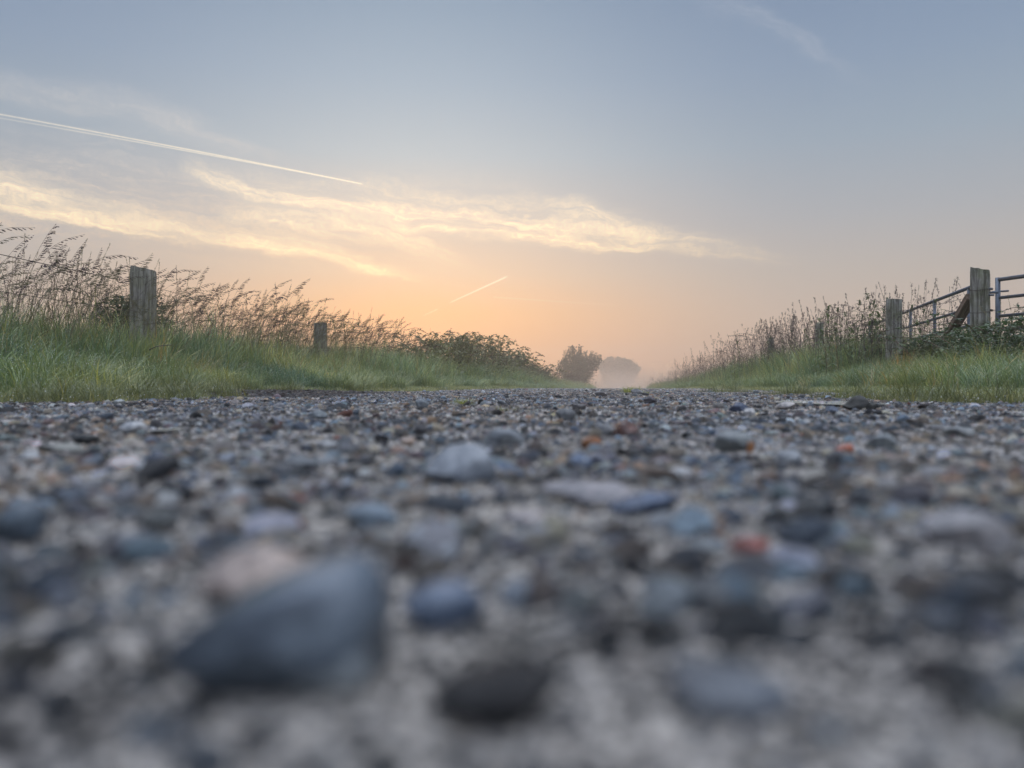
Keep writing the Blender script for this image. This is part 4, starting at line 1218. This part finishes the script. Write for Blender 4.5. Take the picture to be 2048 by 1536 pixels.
# small loose things
tw = loc_on(4.4, 298, 700); te = loc_on(4.5, 346, 690)
q = tube_obj('twig', [tw - tw, (te - tw) * .3 + Vector((0, 0, .012)), (te - tw) * .7 + Vector((0, 0, .008)), te - tw], .003, M_WIRE, None, 5, .002)
q.location = tw; tag(q, 'thin dark twig caught in the dewy grass on the left verge', 'twig')
for px, yb, wp, lab, sd in ((292, 813, 82, 'long dark bark strip lying by the left verge next to a pale stone', 31), (1852, 822, 48, 'narrow dark bark strip lying right of the peaked rock', 32), (12, 828, 40, 'dark bark piece at the far left border', 33)):
    z = CAMH * FPX / (yb - HZ); x, y = world_xy(px, z); W = wp * z / FPX / 2
    me = stone_mesh('bark', sd, .8, 4, (W, W * .35, .007))
    o = link_obj('bark_piece', me, None, stone_mat((.022, .015, .013), .7)); o.location = (x, y, float(H(x, y)) + .007); o.rotation_euler = (0, .03, YAW + .1)
    tag(o, lab, 'bark')
# shallow puddles: still water that mirrors the low sky
M_WATER = mat('puddle_water', lambda n: principled(n, (.45, .44, .44, 1), .12, 0, n.noise(objc(n), 30, 3), .0006, 1.0))
def puddle(px, yb, wp, dep, seed, label):
    z = CAMH * FPX / (yb - HZ); x, y = world_xy(px, z); W = wp * z / FPX / 2; r = random.Random(seed)
    vs = []; n = 48
    ph = [r.uniform(0, 6) for _ in range(4)]
    for i in range(n):
        a = 2 * PI * i / n; k = 1 + .22 * math.sin(2 * a + ph[0]) + .16 * math.sin(5 * a + ph[1]) + .08 * math.sin(11 * a + ph[2])
        vs.append((math.cos(a) * k * W, math.sin(a) * k * dep, 0))
    me = bpy.data.meshes.new('puddle'); me.from_pydata(vs, [], [tuple(range(n))])
    o = link_obj('puddle', me, None, M_WATER); o.location = (x, y, float(H(x, y)) + .0075); o.rotation_euler = (0, 0, YAW)
    tag(o, kind='structure')
puddle(1642, 811, 150, .42, 1, '')
puddle(328, 872, 58, .03, 2, '')

# ---------------------------------------------------------------- air
def volume_mat(name, c, dens, an):
    m = bpy.data.materials.new(name); m.use_nodes = True; n = NT(m.node_tree)
    out = n.n('ShaderNodeOutputMaterial'); v = n.n('ShaderNodeVolumePrincipled')
    v.inputs['Color'].default_value = (*c, 1); v.inputs['Density'].default_value = dens; v.inputs['Anisotropy'].default_value = an
    n.link(v.outputs[0], out.inputs['Volume'])
    return m
bm = bmesh.new(); bmesh.ops.create_cube(bm, size=1.0)
me = bpy.data.meshes.new('haze'); bm.to_mesh(me); bm.free()
hz = link_obj('haze', me, None, volume_mat('haze_air', (1.0, .89, .81), .0060, .75))
hz.scale = (460, 460, 13); hz.location = (0, 0, 4.5)
tag(hz, 'pale morning haze over the whole lane', 'haze', None, 'stuff')
bm = bmesh.new(); bmesh.ops.create_icosphere(bm, subdivisions=5, radius=1.0)
me = bpy.data.meshes.new('mist'); bm.to_mesh(me); bm.free()
for f in me.polygons: f.use_smooth = True
mm = volume_mat('mist_air', (1.0, .87, .78), .02, .75)
n_ = mm.node_tree.nodes; l_ = mm.node_tree.links
tcn = n_.new('ShaderNodeTexCoord'); ln_ = n_.new('ShaderNodeVectorMath'); ln_.operation = 'LENGTH'
mrn = n_.new('ShaderNodeMapRange'); mrn.interpolation_type = 'SMOOTHSTEP'
l_.new(tcn.outputs['Object'], ln_.inputs[0]); l_.new(ln_.outputs['Value'], mrn.inputs[0])
for k_, v_ in enumerate((0.0, 1.0, .045, 0.0)): mrn.inputs[k_ + 1].default_value = v_
l_.new(mrn.outputs[0], [q for q in n_ if q.type == 'PRINCIPLED_VOLUME'][0].inputs['Density'])
ms = link_obj('mist', me, None, mm)
S.cycles.volume_step_rate = 2.0
S.cycles.volume_max_steps = 64
ms.scale = (75, 50, 6.0); ms.location = (2, 140, -1.6)
tag(ms, 'low bank of ground mist at the far end of the lane', 'mist', None, 'stuff')
